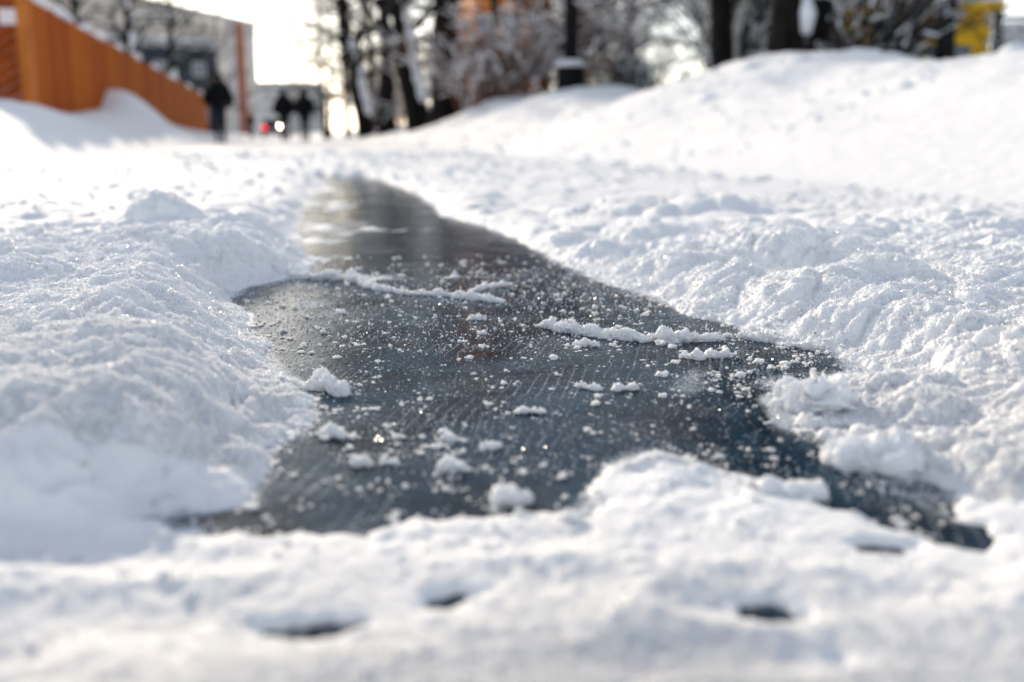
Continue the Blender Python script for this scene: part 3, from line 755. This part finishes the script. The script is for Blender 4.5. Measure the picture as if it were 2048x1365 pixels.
facade_building("apartment_block", "five storey beige apartment block with a red-brown stripe, left of the path", (-49.0, 96.0), (-36.4, 147.0), 13, 15.3, M_BEIGE, M_PANE, M_FRAME, M_ROOF, 5, 17,
                [(44.2, 46.0, M_GREYW), (46.6, 49.2, M_BROWN), (50.2, 52.2, M_GREYW)], win=(1.1, 1.1))
facade_building("apartment_block", "pale distant apartment block closing the end of the path", (-84.0, 300.0), (-56.0, 304.0), 14, 15, M_PALE, M_PANE, M_FRAME, M_ROOF, 5, 8)
facade_building("outbuilding", "dark slate outbuilding with snowy roof behind the orange fence", (-24.0, 60.0), (-18.3, 64.0), 8, 5.4, M_SLATE, M_PANE, M_FRAME, M_ROOF, 2, 3, win=(.8, .8))
facade_building("apartment_block", "tall orange apartment block with blue windows behind the brown bushes", (-2.75, 75.0), (2.9, 75.6), 26, 19, M_ORANGE, M_BLUEP, M_FRAME, M_ROOF, 6, 3, win=(1.3, 1.4))

def kiosk(name, label, A, Bp, depth, h, wall_m, trim_m):
    A = Vector((*A, 0)); Bp = Vector((*Bp, 0)); U = (Bp-A); W = U.length; U.normalize(); Z = Vector((0, 0, 1)); Nn = U.cross(Z)
    root = tag(empty(name, A), label, "kiosk")
    mb = MB(); mb.box(U*W/2-Nn*depth/2+Z*h/2, (W, depth, h), (U, Nn, Z)); mb.build("wall", wall_m, root)
    mb = MB(); mb.box(U*W/2-Nn*depth/2+Z*(h+.07), (W+.3, depth+.3, .14), (U, Nn, Z)); rf = mb.build("roof", trim_m, root)
    mb = MB(); mb.box(U*W/2-Nn*depth/2+Z*(h+.22), (W+.2, depth+.2, .16), (U, Nn, Z)); mb.build("roof_snow", M_CAP, rf)
    mb = MB(); mb.box(U*W*.62+Nn*.02+Z*(h*.62), (W*.45, .06, h*.32), (U, Nn, Z)); w_ = mb.build("window", trim_m, root)
    mb = MB(); mb.box(U*W*.62+Nn*.055+Z*(h*.62), (W*.40, .02, h*.27), (U, Nn, Z)); mb.build("pane", M_PANE, w_)
    mb = MB(); mb.box(U*W*.2+Nn*.02+Z*(h*.44), (W*.22, .05, h*.80), (U, Nn, Z)); d_ = mb.build("door", trim_m, root)
    mb = MB(); mb.box(U*W*.28+Nn*.07+Z*(h*.44), (.03, .05, .14), (U, Nn, Z)); mb.build("handle", M_FRAME, d_)
    return root
M_YEL = mat("yellow_paint", (.8, .45, .006), .5); noisy(M_YEL, (.78, .43, .004), (.88, .52, .01), 1.5)
M_MINT = mat("mint_paint", (.46, .62, .54), .5)
M_BLUEG = mat("blue_grey_steel", (.06, .11, .17), .4)
M_MTRIM = mat("mint_trim", (.3, .42, .37), .5)
kiosk("kiosk", "bright yellow kiosk behind the thicket on the right", (6.35, 18.0), (8.35, 18.1), 2.2, 2.35, M_YEL, M_YEL)
kiosk("kiosk", "small pale mint kiosk behind the snow bank, beside the snowy shrubs", (3.8, 40.0), (5.5, 40.0), 2, 2.6, M_MINT, M_MTRIM)
rt = tag(empty("notice_board", (8.75, 18.8, 0)), "white board in a blue-grey steel frame, right of the yellow kiosk", "board")
mb = MB(); mb.box((.95, 0, 1.5), (1.7, .05, 1.5)); mb.build("panel", mat("white_panel", (.72, .73, .75), .5), rt)
for xx in (0.02, 1.88):
    mb = MB(); mb.box((xx, 0, 1.4), (.11, .11, 3.0)); mb.build("post", M_BLUEG, rt)
mb = MB(); mb.box((.95, 0, 2.32), (1.74, .07, .08)); mb.box((.95, 0, .7), (1.74, .07, .08)); mb.build("rail", M_BLUEG, rt)

# ------------------------------------------------------------------ lamp post
def lamp():
    x, y = 1.28, 22.5; z = ground_z(x, y)-.1
    iron = mat("black_iron", (.008, .009, .011), .7, .12); noisy(iron, (.004, .005, .006), (.009, .010, .012), 12, .2)
    root = tag(empty("street_lamp", (x, y, z)), "black cast iron lamp post with a thick snow topped base", "street lamp")
    H0 = 1.74-z
    mb = MB(); mb.lathe([(.36, 0), (.36, .25), (.32, .30), (.31, H0-.16), (.34, H0-.10), (.34, H0-.03), (.18, H0)], sides=24); bs = mb.build("base", iron, root, True)
    V0, F0 = ico(4); Vv = V0*np.array([.37, .37, .13])+V0*(perlin3(V0*2, 9)*.03)[:, None]; Vv[:, 2] = np.maximum(Vv[:, 2], -.03)
    sn = np_mesh("snow_ring", Vv, F0, M_CAP, bs); sn.location = (0, 0, H0-.01)
    mb = MB(); mb.lathe([(.16, H0-.05), (.16, H0+.5), (.15, 3.2), (.12, 4.2), (.10, 5.2)], sides=20); mb.build("pole", iron, root, True)
    mb = MB(); mb.tube([(0, 0, 5.15), (-.3, 0, 5.6), (-.8, 0, 5.75), (-1.15, 0, 5.7)], [.05, .045, .04, .04], 10); mb.build("arm", iron, root, True)
    mb = MB(); mb.lathe([(.05, .12), (.20, .06), (.24, -.02), (.22, -.05)], (-1.15, 0, 5.65), 20); mb.build("lamp_head", iron, root, True)
    mb = MB(); mb.lathe([(.20, -.05), (.16, -.12), (.06, -.16)], (-1.15, 0, 5.65), 20); mb.build("lamp_glass", mat("frosted_glass", (.7, .7, .66), .3), root, True)
lamp()

# ------------------------------------------------------------------ trees and bushes
M_BARK = mat("dark_bark", (.03, .026, .024), .9, .1); noisy(M_BARK, (.005, .005, .005), (.018, .015, .014), 9, .6, stretch=(1, 1, .3), dist=.03)
M_BIRCH = mat("birch_bark", (.3, .28, .26), .8, .2); noisy(M_BIRCH, (.05, .045, .04), (.55, .52, .48), 5, .2, stretch=(.6, .6, 3), lo=.3, hi=.5)
M_TWIG = mat("brown_twigs", (.10, .06, .04), .9, .1); noisy(M_TWIG, (.045, .028, .02), (.10, .055, .036), 3)
M_RUST = mat("rusty_twigs", (.16, .07, .04), .9, .1); noisy(M_RUST, (.07, .034, .022), (.17, .07, .036), 3)
M_GREYT = mat("grey_twigs", (.05, .05, .05), .9, .1); noisy(M_GREYT, (.018, .018, .020), (.055, .05, .046), 3)

def limb(p, d, L, r, rg, n=5, droop=0.0, curl=.18):
    pts = [Vector(p)]; d = Vector(d).normalized()
    for i in range(n):
        d = (d+Vector((rg.gauss(0, curl), rg.gauss(0, curl), rg.gauss(0, curl)-droop))).normalized()
        pts.append(pts[-1]+d*(L/n))
    rr = [r*(1-.75*i/n) for i in range(n+1)]
    return pts, rr
def snow_on(ms, pts, rr, rg, k=1.0, side=None):
    i = 0
    while i < len(pts)-1:
        seg = (pts[i+1]-pts[i]); h = math.hypot(seg.x, seg.y)/(seg.length+1e-9)
        if side is not None or h > .35:
            o = side*rr[i] if side is not None else Vector((0, 0, rr[i]*.7))
            o2 = side*rr[i+1] if side is not None else Vector((0, 0, rr[i+1]*.7))
            ms.tube([pts[i]+o, (pts[i]+o+pts[i+1]+o2)/2+Vector((0, 0, rr[i]*.15)), pts[i+1]+o2], [rr[i]*.55*k+.002, rr[i]*.85*k+.004*k, rr[i+1]*.5*k+.002], 5)
        i += 1
def tree(name, label, x, y, H, r, lean=(0, 0), seed=1, bark=None, twig=None, fork=None, limbs=16, lo=.22, twigs=9, snowy=1.0, side_snow=.5, droop=.03, extra=(), group=None, spread=.34, wig=.05):
    rg = random.Random(seed); z0 = ground_z(x, y)-.15; snowy *= .35
    root = tag(empty(name, (x, y, z0)), label, "tree", group)
    tb, tw, sn = MB(), MB(), MB()
    stems = []
    n = 12
    pts = [Vector((lean[0]*H*i/n+rg.gauss(0, wig)*min(1, i/3), lean[1]*H*i/n+rg.gauss(0, wig)*min(1, i/3), H*i/n)) for i in range(n+1)]
    rr = [r*(1.2 if i == 0 else (1-.85*i/n)) for i in range(n+1)]
    stems.append((pts, rr))
    if fork:
        fh, fx, fr = fork
        b_ = pts[0].lerp(pts[-1], fh/H)
        k = 8; sp = [b_+Vector((fx*(H-fh)*i/k, .05*i, (H-fh)*.95*i/k))+Vector((rg.gauss(0, .04), rg.gauss(0, .04), 0)) for i in range(k+1)]
        stems.append((sp, [fr*(1-.8*i/k) for i in range(k+1)]))
    for sp, sr in stems:
        tb.tube(sp, sr, 10, wob=.12)
        if side_snow:
            sd = Vector((.75, -.45, 0))
            for i in range(len(sp)-1):
                if i and rg.random() < side_snow: snow_on(sn, [sp[i], sp[i].lerp(sp[i+1], .5), sp[i+1]], [sr[i], (sr[i]+sr[i+1])/2, sr[i+1]], rg, .8, sd)
    def limb_from(p, d, L, lr):
        lp, lrr = limb(p, d, L, lr, rg, 6, droop)
        tb.tube(lp, lrr, 6)
        if rg.random() < snowy: snow_on(sn, lp, lrr, rg, 1.3)
        for q in range(twigs):
            i = rg.randint(2, 6); b0 = lp[i]
            td = ((lp[i]-lp[i-1]).normalized()+Vector((rg.gauss(0, .6), rg.gauss(0, .6), rg.gauss(.1, .45)))).normalized()
            tp, tr = limb(b0, td, L*rg.uniform(.25, .55), max(.010, lr*.25), rg, 4, droop*2)
            tw.tube(tp, tr, 4, cap=False)
            if rg.random() < .55*snowy: snow_on(sn, tp, [max(.008, v) for v in tr], rg, 1.5)
            for w_ in range(3):
                j = rg.randint(1, 4)
                t2, r2 = limb(tp[j], (td+Vector((rg.gauss(0, .7), rg.gauss(0, .7), rg.gauss(0, .5)))), L*rg.uniform(.1, .25), .008, rg, 3, droop*3)
                tw.tube(t2, r2, 3, cap=False)
                if rg.random() < .35*snowy: snow_on(sn, t2, [.007]*4, rg, 1.5)
    for k in range(limbs):
        sp, sr = stems[k % len(stems)]
        f = lo+(1-lo)*(k+rg.random())/limbs; f = min(f, .98)
        i = int(f*(len(sp)-1)); p = sp[i].lerp(sp[min(i+1, len(sp)-1)], f*(len(sp)-1)-i)
        a = k*2.4+rg.gauss(0, .4)
        up = .35+.6*f
        limb_from(p, (math.cos(a), math.sin(a), up), H*spread*(1.15-.7*f)*rg.uniform(.7, 1.2), max(.012, sr[i]*.45))
    for (h, d, L, lr) in extra:
        p = pts[0].lerp(pts[-1], h/H)
        limb_from(p, d, L, lr)
    tk = tb.build("trunk", bark or M_BARK, root, True)
    tw.build("crown", twig or M_GREYT, root, True)
    if sn.n: tag(sn.build("branch_snow", M_CAP, root, True), kind="stuff")
    return root
def bush(name, label, x, y, H, W, seed, twig, stems=26, snowy=.25, tilt=(0, 0), thick=.019, droop=.10, sub=12, group=None, cat="bush"):
    rg = random.Random(seed); z0 = ground_z(x, y)-.1
    root = tag(empty(name, (x, y, z0)), label, cat, group)
    st, tw, sn = MB(), MB(), MB()
    for k in range(stems):
        a = rg.uniform(0, 2*math.pi); rr_ = rg.random()**.5*W*.25
        d = Vector((math.cos(a)*rg.uniform(.1, .8)*W/H*.8+tilt[0], math.sin(a)*rg.uniform(.1, .8)*W/H*.8+tilt[1], 1))
        p, r_ = limb((math.cos(a)*rr_, math.sin(a)*rr_, 0), d, H*rg.uniform(.7, 1.15), thick*rg.uniform(.7, 1.4), rg, 7, droop*.5, .12)
        st.tube(p, r_, 5, cap=False)
        if rg.random() < snowy: snow_on(sn, p, [v+.004 for v in r_], rg, 1.6)
        for q in range(sub):
            i = rg.randint(2, 7)
            td = (p[i]-p[i-1]).normalized()+Vector((rg.gauss(0, .6), rg.gauss(0, .6), rg.gauss(0, .4)))
            tp, tr = limb(p[i], td, H*rg.uniform(.15, .4), thick*.45, rg, 5, droop)
            tw.tube(tp, tr, 4, cap=False)
            if rg.random() < snowy: snow_on(sn, tp, [v+.006 for v in tr], rg, 1.7)
            for w_ in range(2):
                t2, r2 = limb(tp[rg.randint(1, 4)], td+Vector((rg.gauss(0, .8), rg.gauss(0, .8), rg.gauss(0, .5))), H*rg.uniform(.08, .2), thick*.3, rg, 3, droop)
                tw.tube(t2, r2, 3, cap=False)
                if rg.random() < snowy*.7: snow_on(sn, t2, [v+.006 for v in r2], rg, 1.8)
    st.build("stems", twig, root, True); tw.build("twigs", twig, root, True)
    if sn.n: tag(sn.build("branch_snow", M_CAP, root, True), kind="stuff")
    return root
GT = "bare trees along the right of the path"
tree("bare_tree", "dark leaning tree with snow down its side, just right of the walking pair", -5.4, 38, 11, .32, (-.17, .02), 11, M_BARK, M_TWIG, None, 27, .16, 12, 0.33, .5, .04, group=GT)
tree("birch_tree", "slender brownish birch nearest the walking pair, in the pale sky gap", -8.6, 47, 10, .13, (-.03, 0), 12, M_BARK, M_RUST, None, 33, .12, 13, 0.17, .2, .10, group=GT)
tree("birch_tree", "slender birch standing close behind the dark leaning tree", -7.2, 45, 11, .15, (-.05, 0), 13, M_BARK, M_TWIG, None, 30, .12, 12, 0.17, .3, .10, group=GT)
tree("birch_tree", "farthest thin birch rising above the heads of the walking pair", -10.0, 56, 10, .12, (.02, 0), 14, M_BARK, M_RUST, None, 33, .2, 13, 0.11, .1, .10, group=GT)
tree("bare_tree", "upright tree with a thick dark lower trunk, left of the most slanted tree", -4.15, 34, 9, .32, (-.01, 0), 15, M_BARK, M_GREYT, None, 21, .22, 11, 0.39, .3, .03, group=GT)
tree("bare_tree", "most slanted tree, its trunk striped with snow, near the path edge", -2.55, 29, 10, .36, (-.20, .02), 16, M_BARK, M_GREYT, None, 24, .26, 11, 0.39, .9, .03, group=GT, wig=.08)
tree("forked_tree", "dark tree forking low, left of the orange block", -1.73, 27, 10, .42, (.0, 0), 17, M_BARK, M_GREYT, (2.7, -.16, .22), 24, .30, 11, 0.33, .5, .03, group=GT)
tree("forked_tree", "dark snow-laden tree with a low horizontal bough, right of the bright gap", 3.42, 16.5, 8, .20, (-.03, .02), 18, M_BARK, M_GREYT, (1.9, .22, .07), 24, .3, 13, 0.50, .4, .03, group=GT,
     extra=((1.85, (-1, .1, .10), 1.9, .06), (1.5, (.4, -.4, .5), 1.3, .05), (2.4, (-1, -.3, .3), 1.5, .05)))
tree("birch_tree", "pale thin leaning birch between the dark forked tree and the thickest trunk", 3.78, 17.5, 7, .085, (.07, 0), 19, M_BIRCH, M_GREYT, None, 15, .4, 10, 0.28, .3, .05, group=GT)
tree("broad_tree", "thickest dark trunk, standing on the crest of the snow bank", 3.8, 14.3, 11, .27, (.0, 0), 20, M_BARK, M_GREYT, None, 24, .32, 12, 0.33, .05, .03, group=GT, wig=.02)
tree("bare_tree", "dark trunk standing close right of the thickest trunk", 4.5, 15.2, 9, .19, (.02, 0), 21, M_BARK, M_GREYT, (1.9, .2, .1), 24, .2, 12, 0.44, 0, .03, group=GT)
tree("bare_tree", "dark trunk in front of the yellow kiosk, leaning slightly right", 6.2, 15.0, 9, .15, (.05, 0), 22, M_BARK, M_GREYT, None, 21, .36, 12, 0.33, .1, .03, group=GT)
for k, (x_, y_, H_, r_, ln, lb) in enumerate([
    (-6.9, 52, 12, .24, -.06, "straight dark tree behind the gap between the birches and the leaning tree"), (-3.2, 44, 12, .22, .03, "dark tree farther back between the upright and the most slanted tree"),
    (-.75, 33, 10, .20, .04, "dark tree behind the bushes, left edge of the orange block"),
    (1.95, 34, 11, .22, -.02, "tree behind the tall rusty bush, just right of the lamp pole"), (3.35, 31, 10, .17, .05, "thin tree far behind the right edge of the bright gap"),
    (6.3, 27, 11, .20, .02, "tree seen between the pale birch and the thickest trunk"), (6.6, 21, 10, .16, .05, "tree behind the thicket, left of the yellow kiosk"), (11.2, 22, 10, .18, 0, "tree behind the white board")]):
    tree("bare_tree", lb, x_, y_, H_, r_, (ln, 0), 60+k, M_BARK, M_TWIG if k % 2 else M_GREYT, None, 12 if -1 < x_ < 1 else 26, .12 if x_ < 0 else .24, 13, .3, .12, .04, group=GT)
GL = "bare trees behind the orange fence"
tree("bare_tree", "leftmost bare tree behind the orange fence", -21.0, 50, 11, .26, (.01, 0), 31, M_BARK, M_GREYT, None, 27, .3, 11, 0.33, .2, .03, group=GL)
tree("bare_tree", "middle bare tree behind the orange fence, darkest trunk", -17.05, 46, 11, .27, (.0, 0), 32, M_BARK, M_GREYT, None, 27, .3, 11, 0.33, .2, .03, group=GL)
tree("bare_tree", "bare tree behind the fence, in front of the dark outbuilding", -17.1, 52, 10, .24, (.0, 0), 33, M_BARK, M_GREYT, None, 27, .3, 11, 0.33, .2, .03, group=GL)
tree("bare_tree", "bare tree beside the red-brown stripe of the beige block", -22.5, 78, 9, .18, (.02, 0), 34, M_BARK, M_TWIG, None, 27, .2, 11, 0.22, .2, .03, group=GL)
GB = "snowy bushes behind the snow bank"
bush("shrub", "rusty brown snowy bush at the foot of the low forking tree", -.9, 25.0, 2.0, 2.0, 41, M_RUST, 34, .20, group=GB)
bush("shrub", "broad brown snowy bush below the blue windows of the orange block", .15, 24.0, 2.0, 2.4, 42, M_RUST, 38, .20, group=GB)
bush("shrub", "dark snowy bush behind the two brown ones, left of the lamp post", -.35, 28.0, 2.2, 2.6, 43, M_GREYT, 34, .10, group=GB)
bush("shrub", "tall rusty snowy bush just right of the lamp post", 2.05, 24.0, 3.4, 1.7, 44, M_RUST, 36, .20, group=GB)
bush("shrub", "low snowy bush in front of the mint kiosk, under the bright gap", 2.75, 21.5, 1.35, 1.5, 45, M_GREYT, 26, .10, group=GB)
bush("shrub", "dense grey snowy bush behind the pale leaning birch", 4.0, 18.6, 3.2, 1.6, 46, M_GREYT, 36, .10, group=GB)
for k, (x_, y_, H_, W_, mt_, lb) in enumerate([
    (1.35, 27.5, 3.6, 2.0, M_RUST, "tall rusty shrub behind the lamp post base"), (2.5, 27, 3.8, 1.6, M_RUST, "tall brown shrub between the lamp post and the bright gap"), (4.9, 22, 3.6, 1.8, M_GREYT, "tall grey shrub behind the dark forked tree"),
    (5.6, 20, 3.2, 1.9, M_GREYT, "wide grey shrub behind the thickest trunk"), (6.9, 22, 3.6, 2.2, M_GREYT, "tall pale twigged shrub farther back, left of the yellow kiosk"), (-2.0, 33, 2.4, 2.4, M_RUST, "brown shrub behind the most slanted tree"),
    (-4.6, 42, 2.6, 2.6, M_RUST, "brown shrub behind the upright tree, far up the bank"), (-6.2, 50, 2.6, 2.8, M_TWIG, "farthest brown shrub, right of the walking pair")]):
    bush("shrub", lb, x_, y_, H_, W_, 80+k, mt_, 34, .16, group=GB)
GS = "twiggy thicket on the right bank"
bush("shrub", "leftmost thicket shrub, its stems slanting up to the right of the thick trunks", 4.75, 13.9, 1.9, 1.2, 47, M_GREYT, 34, .10, (.35, 0), .02, .03, group=GS)
bush("shrub", "thicket shrub left of the trunk before the yellow kiosk", 4.95, 14.9, 1.9, 1.0, 48, M_GREYT, 26, .10, (.25, 0), .02, .03, group=GS)
bush("shrub", "sparse thicket shrub at the right edge of the yellow kiosk", 7.55, 15.6, 1.5, .9, 49, M_TWIG, 6, .10, (.2, 0), .018, .04, group=GS)
bush("shrub", "rightmost thicket shrub, in front of the white board", 8.9, 16.6, 2.4, 1.0, 50, M_GREYT, 16, .10, (.0, 0), .018, .05, group=GS)

# ------------------------------------------------------------------ people walking on the path
def skin_mesh(name, verts, edges, radii, root_i, material, parent, sub=1):
    me = bpy.data.meshes.new(name); me.from_pydata(verts, edges, []); me.materials.append(material)
    o = bpy.data.objects.new(name, me); COL.objects.link(o); o.parent = parent
    md = o.modifiers.new("skin", 'SKIN'); md.use_smooth_shade = True
    ly = me.skin_vertices[0].data
    for i, r in enumerate(radii):
        ly[i].radius = (r, r) if not isinstance(r, tuple) else r
        ly[i].use_root = (i == root_i)
    s = o.modifiers.new("sub", 'SUBSURF'); s.levels = sub; s.render_levels = sub
    return o
M_SKINC = mat("skin", (.42, .24, .17), .6); M_EYE = mat("eye", (.02, .02, .02), .3)
def person(label, x, y, rz, h, coat, trouser, hat, seed, stride=.25, long_coat=False, hood=False, bulk=0.0):
    k = h/1.75; z0 = max(.02, ground_z(x, y))
    root = tag(empty("person", (x, y, z0), rz), label, "person"); root.scale = (k, k, k)
    s = stride
    J = {"pel": (0, 0, .95), "wai": (0, 0, 1.10), "che": (0, .01, 1.32), "nek": (0, 0, 1.50), "jaw": (0, -.02, 1.575), "hed": (0, -.005, 1.655), "cro": (0, .005, 1.735), "nos": (0, -.115, 1.635),
         "hl": (.10, 0, .90), "kl": (.105, -s*.55, .50), "al": (.10, -s*.75, .09), "tl": (.105, -s*.75-.17, .035),
         "hr": (-.10, 0, .90), "kr": (-.105, s*.10, .49), "ar": (-.10, s*.85, .10), "tr": (-.105, s*.85-.15, .035),
         "sl": (.15, .01, 1.40), "el": (.215, .05, 1.12), "wl": (.20, -.10, .99), "sr": (-.15, .01, 1.40), "er": (-.215, .05, 1.12), "wr": (-.20, -.10, .99)}
    Rr = {"pel": .12, "wai": .11, "che": .135, "nek": .055, "jaw": .07, "hed": .098, "cro": .06, "nos": .018, "hl": .085, "kl": .06, "al": .045, "tl": .035, "hr": .085, "kr": .06, "ar": .045, "tr": .035,
          "sl": .06, "el": .045, "wl": .04, "sr": .06, "er": .045, "wr": .04}
    E_ = [("pel", "wai"), ("wai", "che"), ("che", "nek"), ("nek", "jaw"), ("jaw", "hed"), ("hed", "cro"), ("hed", "nos"), ("pel", "hl"), ("hl", "kl"), ("kl", "al"), ("al", "tl"), ("pel", "hr"), ("hr", "kr"), ("kr", "ar"), ("ar", "tr"),
          ("che", "sl"), ("sl", "el"), ("el", "wl"), ("che", "sr"), ("sr", "er"), ("er", "wr")]
    def make(nm, keys, grow, m, root_k, over={}):
        ks = list(keys); ix = {a: i for i, a in enumerate(ks)}
        ed_ = [(ix[a], ix[b_]) for a, b_ in E_+[("wai", "hem"), ("pel", "hem")] if a in ix and b_ in ix]
        JJ = dict(J); JJ["hem"] = (0, 0, .62)
        RR = dict(Rr); RR["hem"] = .15; RR.update(over)
        return skin_mesh(nm, [JJ[a] for a in ks], ed_, [RR[a]+grow for a in ks], ix[root_k], m, root)
    make("body", J.keys(), 0, M_SKINC, "pel")
    up = ["pel", "wai", "che", "nek", "sl", "el", "wl", "sr", "er", "wr"]
    make("coat", up+(["hem"] if long_coat else []), .04+bulk, coat, "pel", {"che": .15, "nek": .06, "pel": .135, "wai": .135})
    make("trousers", ["pel", "hl", "kl", "al", "hr", "kr", "ar"], .018, trouser, "pel", {"pel": .10})
    for a, t in (("al", "tl"), ("ar", "tr")):
        mb = MB(); A_ = Vector(J[a]); T_ = Vector(J[t]); mb.tube([A_+Vector((0, .06, -.05)), A_+Vector((0, 0, -.03)), T_+Vector((0, .02, .01)), T_+Vector((0, -.05, .0))], [.055, .068, .055, .03], 10); mb.build("boot", M_BOOT, root, True)
    mb = MB(); mb.lathe([(.112, 1.665), (.118, 1.70), (.10, 1.76), (.05, 1.79), (.01, 1.795)], (0, .005, 0), 16)
    if hood: mb.tube([(0, .05, 1.5), (0, .055, 1.6), (0, .03, 1.72)], [.14, .15, .11], 14)
    mb.build("hat", hat, root, True)
    mb = MB()
    for sx in (-1, 1): mb.lathe([(.004, -.010), (.011, 0), (.004, .010)], (sx*.036, -.094, 1.655), 8)
    mb.build("eyes", M_EYE, root, True)
    return root
M_BOOT = mat("black_boots", (.01, .01, .011), .6)
M_BLK = mat("black_coat", (.008, .009, .012), .85, .15); noisy(M_BLK, (.003, .0035, .005), (.008, .009, .012), 8)
M_NAVY = mat("navy_trousers", (.010, .016, .030), .85, .15)
M_GRY = mat("charcoal_coat", (.009, .009, .011), .85, .1)
person("person in a bulky black coat and dark hat walking alone beside the fence end", -7.8, 27.2, R(8), 1.80, M_BLK, M_NAVY, M_BLK, 1, .16, False, True, .15)
person("left one of the walking pair, in a dark hooded coat", -8.15, 36.5, R(190), 1.76, M_GRY, M_NAVY, M_GRY, 2, .25, True, True, .16)
person("right one of the walking pair, in a long black coat", -7.42, 36.5, R(186), 1.82, M_BLK, M_NAVY, M_BLK, 3, .25, True, True, .15)
person("small distant person in dark clothes, left of the car", -16.4, 64, R(0), 1.70, M_GRY, M_NAVY, M_BLK, 4, .2)

# ------------------------------------------------------------------ car far up the path
def car():
    x, y = -19.2, 82.0
    root = tag(empty("parked_car", (x, y, .02), R(12)), "dark blue car far up the path with its tail lights on", "car")
    paint = mat("dark_blue_paint", (.012, .020, .045), .25, .6); glass = mat("car_glass", (.01, .012, .015), .05, .6)
    rub = mat("tyre_rubber", (.012, .012, .012), .8); rim = mat("rim_metal", (.35, .35, .36), .35, .5, .8)
    secs = [(-2.15, .70, .40, .72), (-2.05, .84, .30, .92), (-1.3, .88, .22, .96), (0, .90, .22, .96), (1.2, .88, .22, .92), (1.9, .82, .28, .80), (2.15, .64, .40, .62)]
    mb = MB(); vs = []; fs = []
    for yy, w, zb, zt in secs:
        vs += [(-w*.92, yy, zb), (-w, yy, (zb+zt)/2), (-w*.94, yy, zt-.04), (-w*.8, yy, zt), (w*.8, yy, zt), (w*.94, yy, zt-.04), (w, yy, (zb+zt)/2), (w*.92, yy, zb)]
    n = len(secs)
    for i in range(n-1):
        for j in range(8): fs.append((i*8+j, i*8+(j+1) % 8, (i+1)*8+(j+1) % 8, (i+1)*8+j))
    fs += [tuple(range(7, -1, -1)), tuple((n-1)*8+j for j in range(8))]
    mb.add(vs, fs); mb.build("body", paint, root, True)
    def cab(s_, z0, z1, y0, y1, y2, y3, m, nm):
        mb = MB(); w0, w1 = .80*s_, .62*s_
        v = [(-w0, y0, z0), (w0, y0, z0), (w0, y3, z0), (-w0, y3, z0), (-w1, y1, z1), (w1, y1, z1), (w1, y2, z1), (-w1, y2, z1)]
        mb.add(v, [(0, 1, 5, 4), (1, 2, 6, 5), (2, 3, 7, 6), (3, 0, 4, 7), (4, 5, 6, 7)]); return mb.build(nm, m, root)
    cab(1.0, .93, 1.40, -1.75, -1.15, .25, 1.05, glass, "windows")
    mb = MB(); mb.box((0, -.45, 1.425), (1.24, 1.5, .06)); mb.build("roof", paint, root)
    mb = MB(); mb.box((0, -.45, 1.50), (1.15, 1.4, .08)); mb.build("roof_snow", M_CAP, root)
    for sx in (-1, 1):
        for yy in (-1.3, 1.3):
            mb = MB(); mb.tube([(sx*.68, yy, .31), (sx*.90, yy, .31)], [.31, .31], 20); w_ = mb.build("wheel", rub, root, True)
            mb = MB(); mb.tube([(sx*.88, yy, .31), (sx*.915, yy, .31)], [.19, .17], 16); mb.build("rim", rim, w_, True)
    red = mat("tail_lamp", (.5, .01, .01), .3, emit=(1, .03, .02), estr=3)
    wht = mat("reversing_lamp", (.8, .8, .7), .3, emit=(1, .86, .62), estr=130)
    for sx in (-1, 1):
        mb = MB(); mb.box((sx*.66, -2.125, .78), (.30, .10, .18)); mb.build("tail_light", red, root)
    mb = MB(); mb.lathe([(.01, -.04), (.05, 0), (.01, .04)], (.50, -2.17, .86), 12); mb.build("reversing_light", wht, root, True)
    mb = MB(); mb.box((0, -2.17, .56), (.52, .03, .11)); mb.build("number_plate", M_FRAME, root)
    mb = MB(); mb.box((0, -2.16, .40), (1.5, .10, .14)); mb.build("bumper", paint, root)
car()
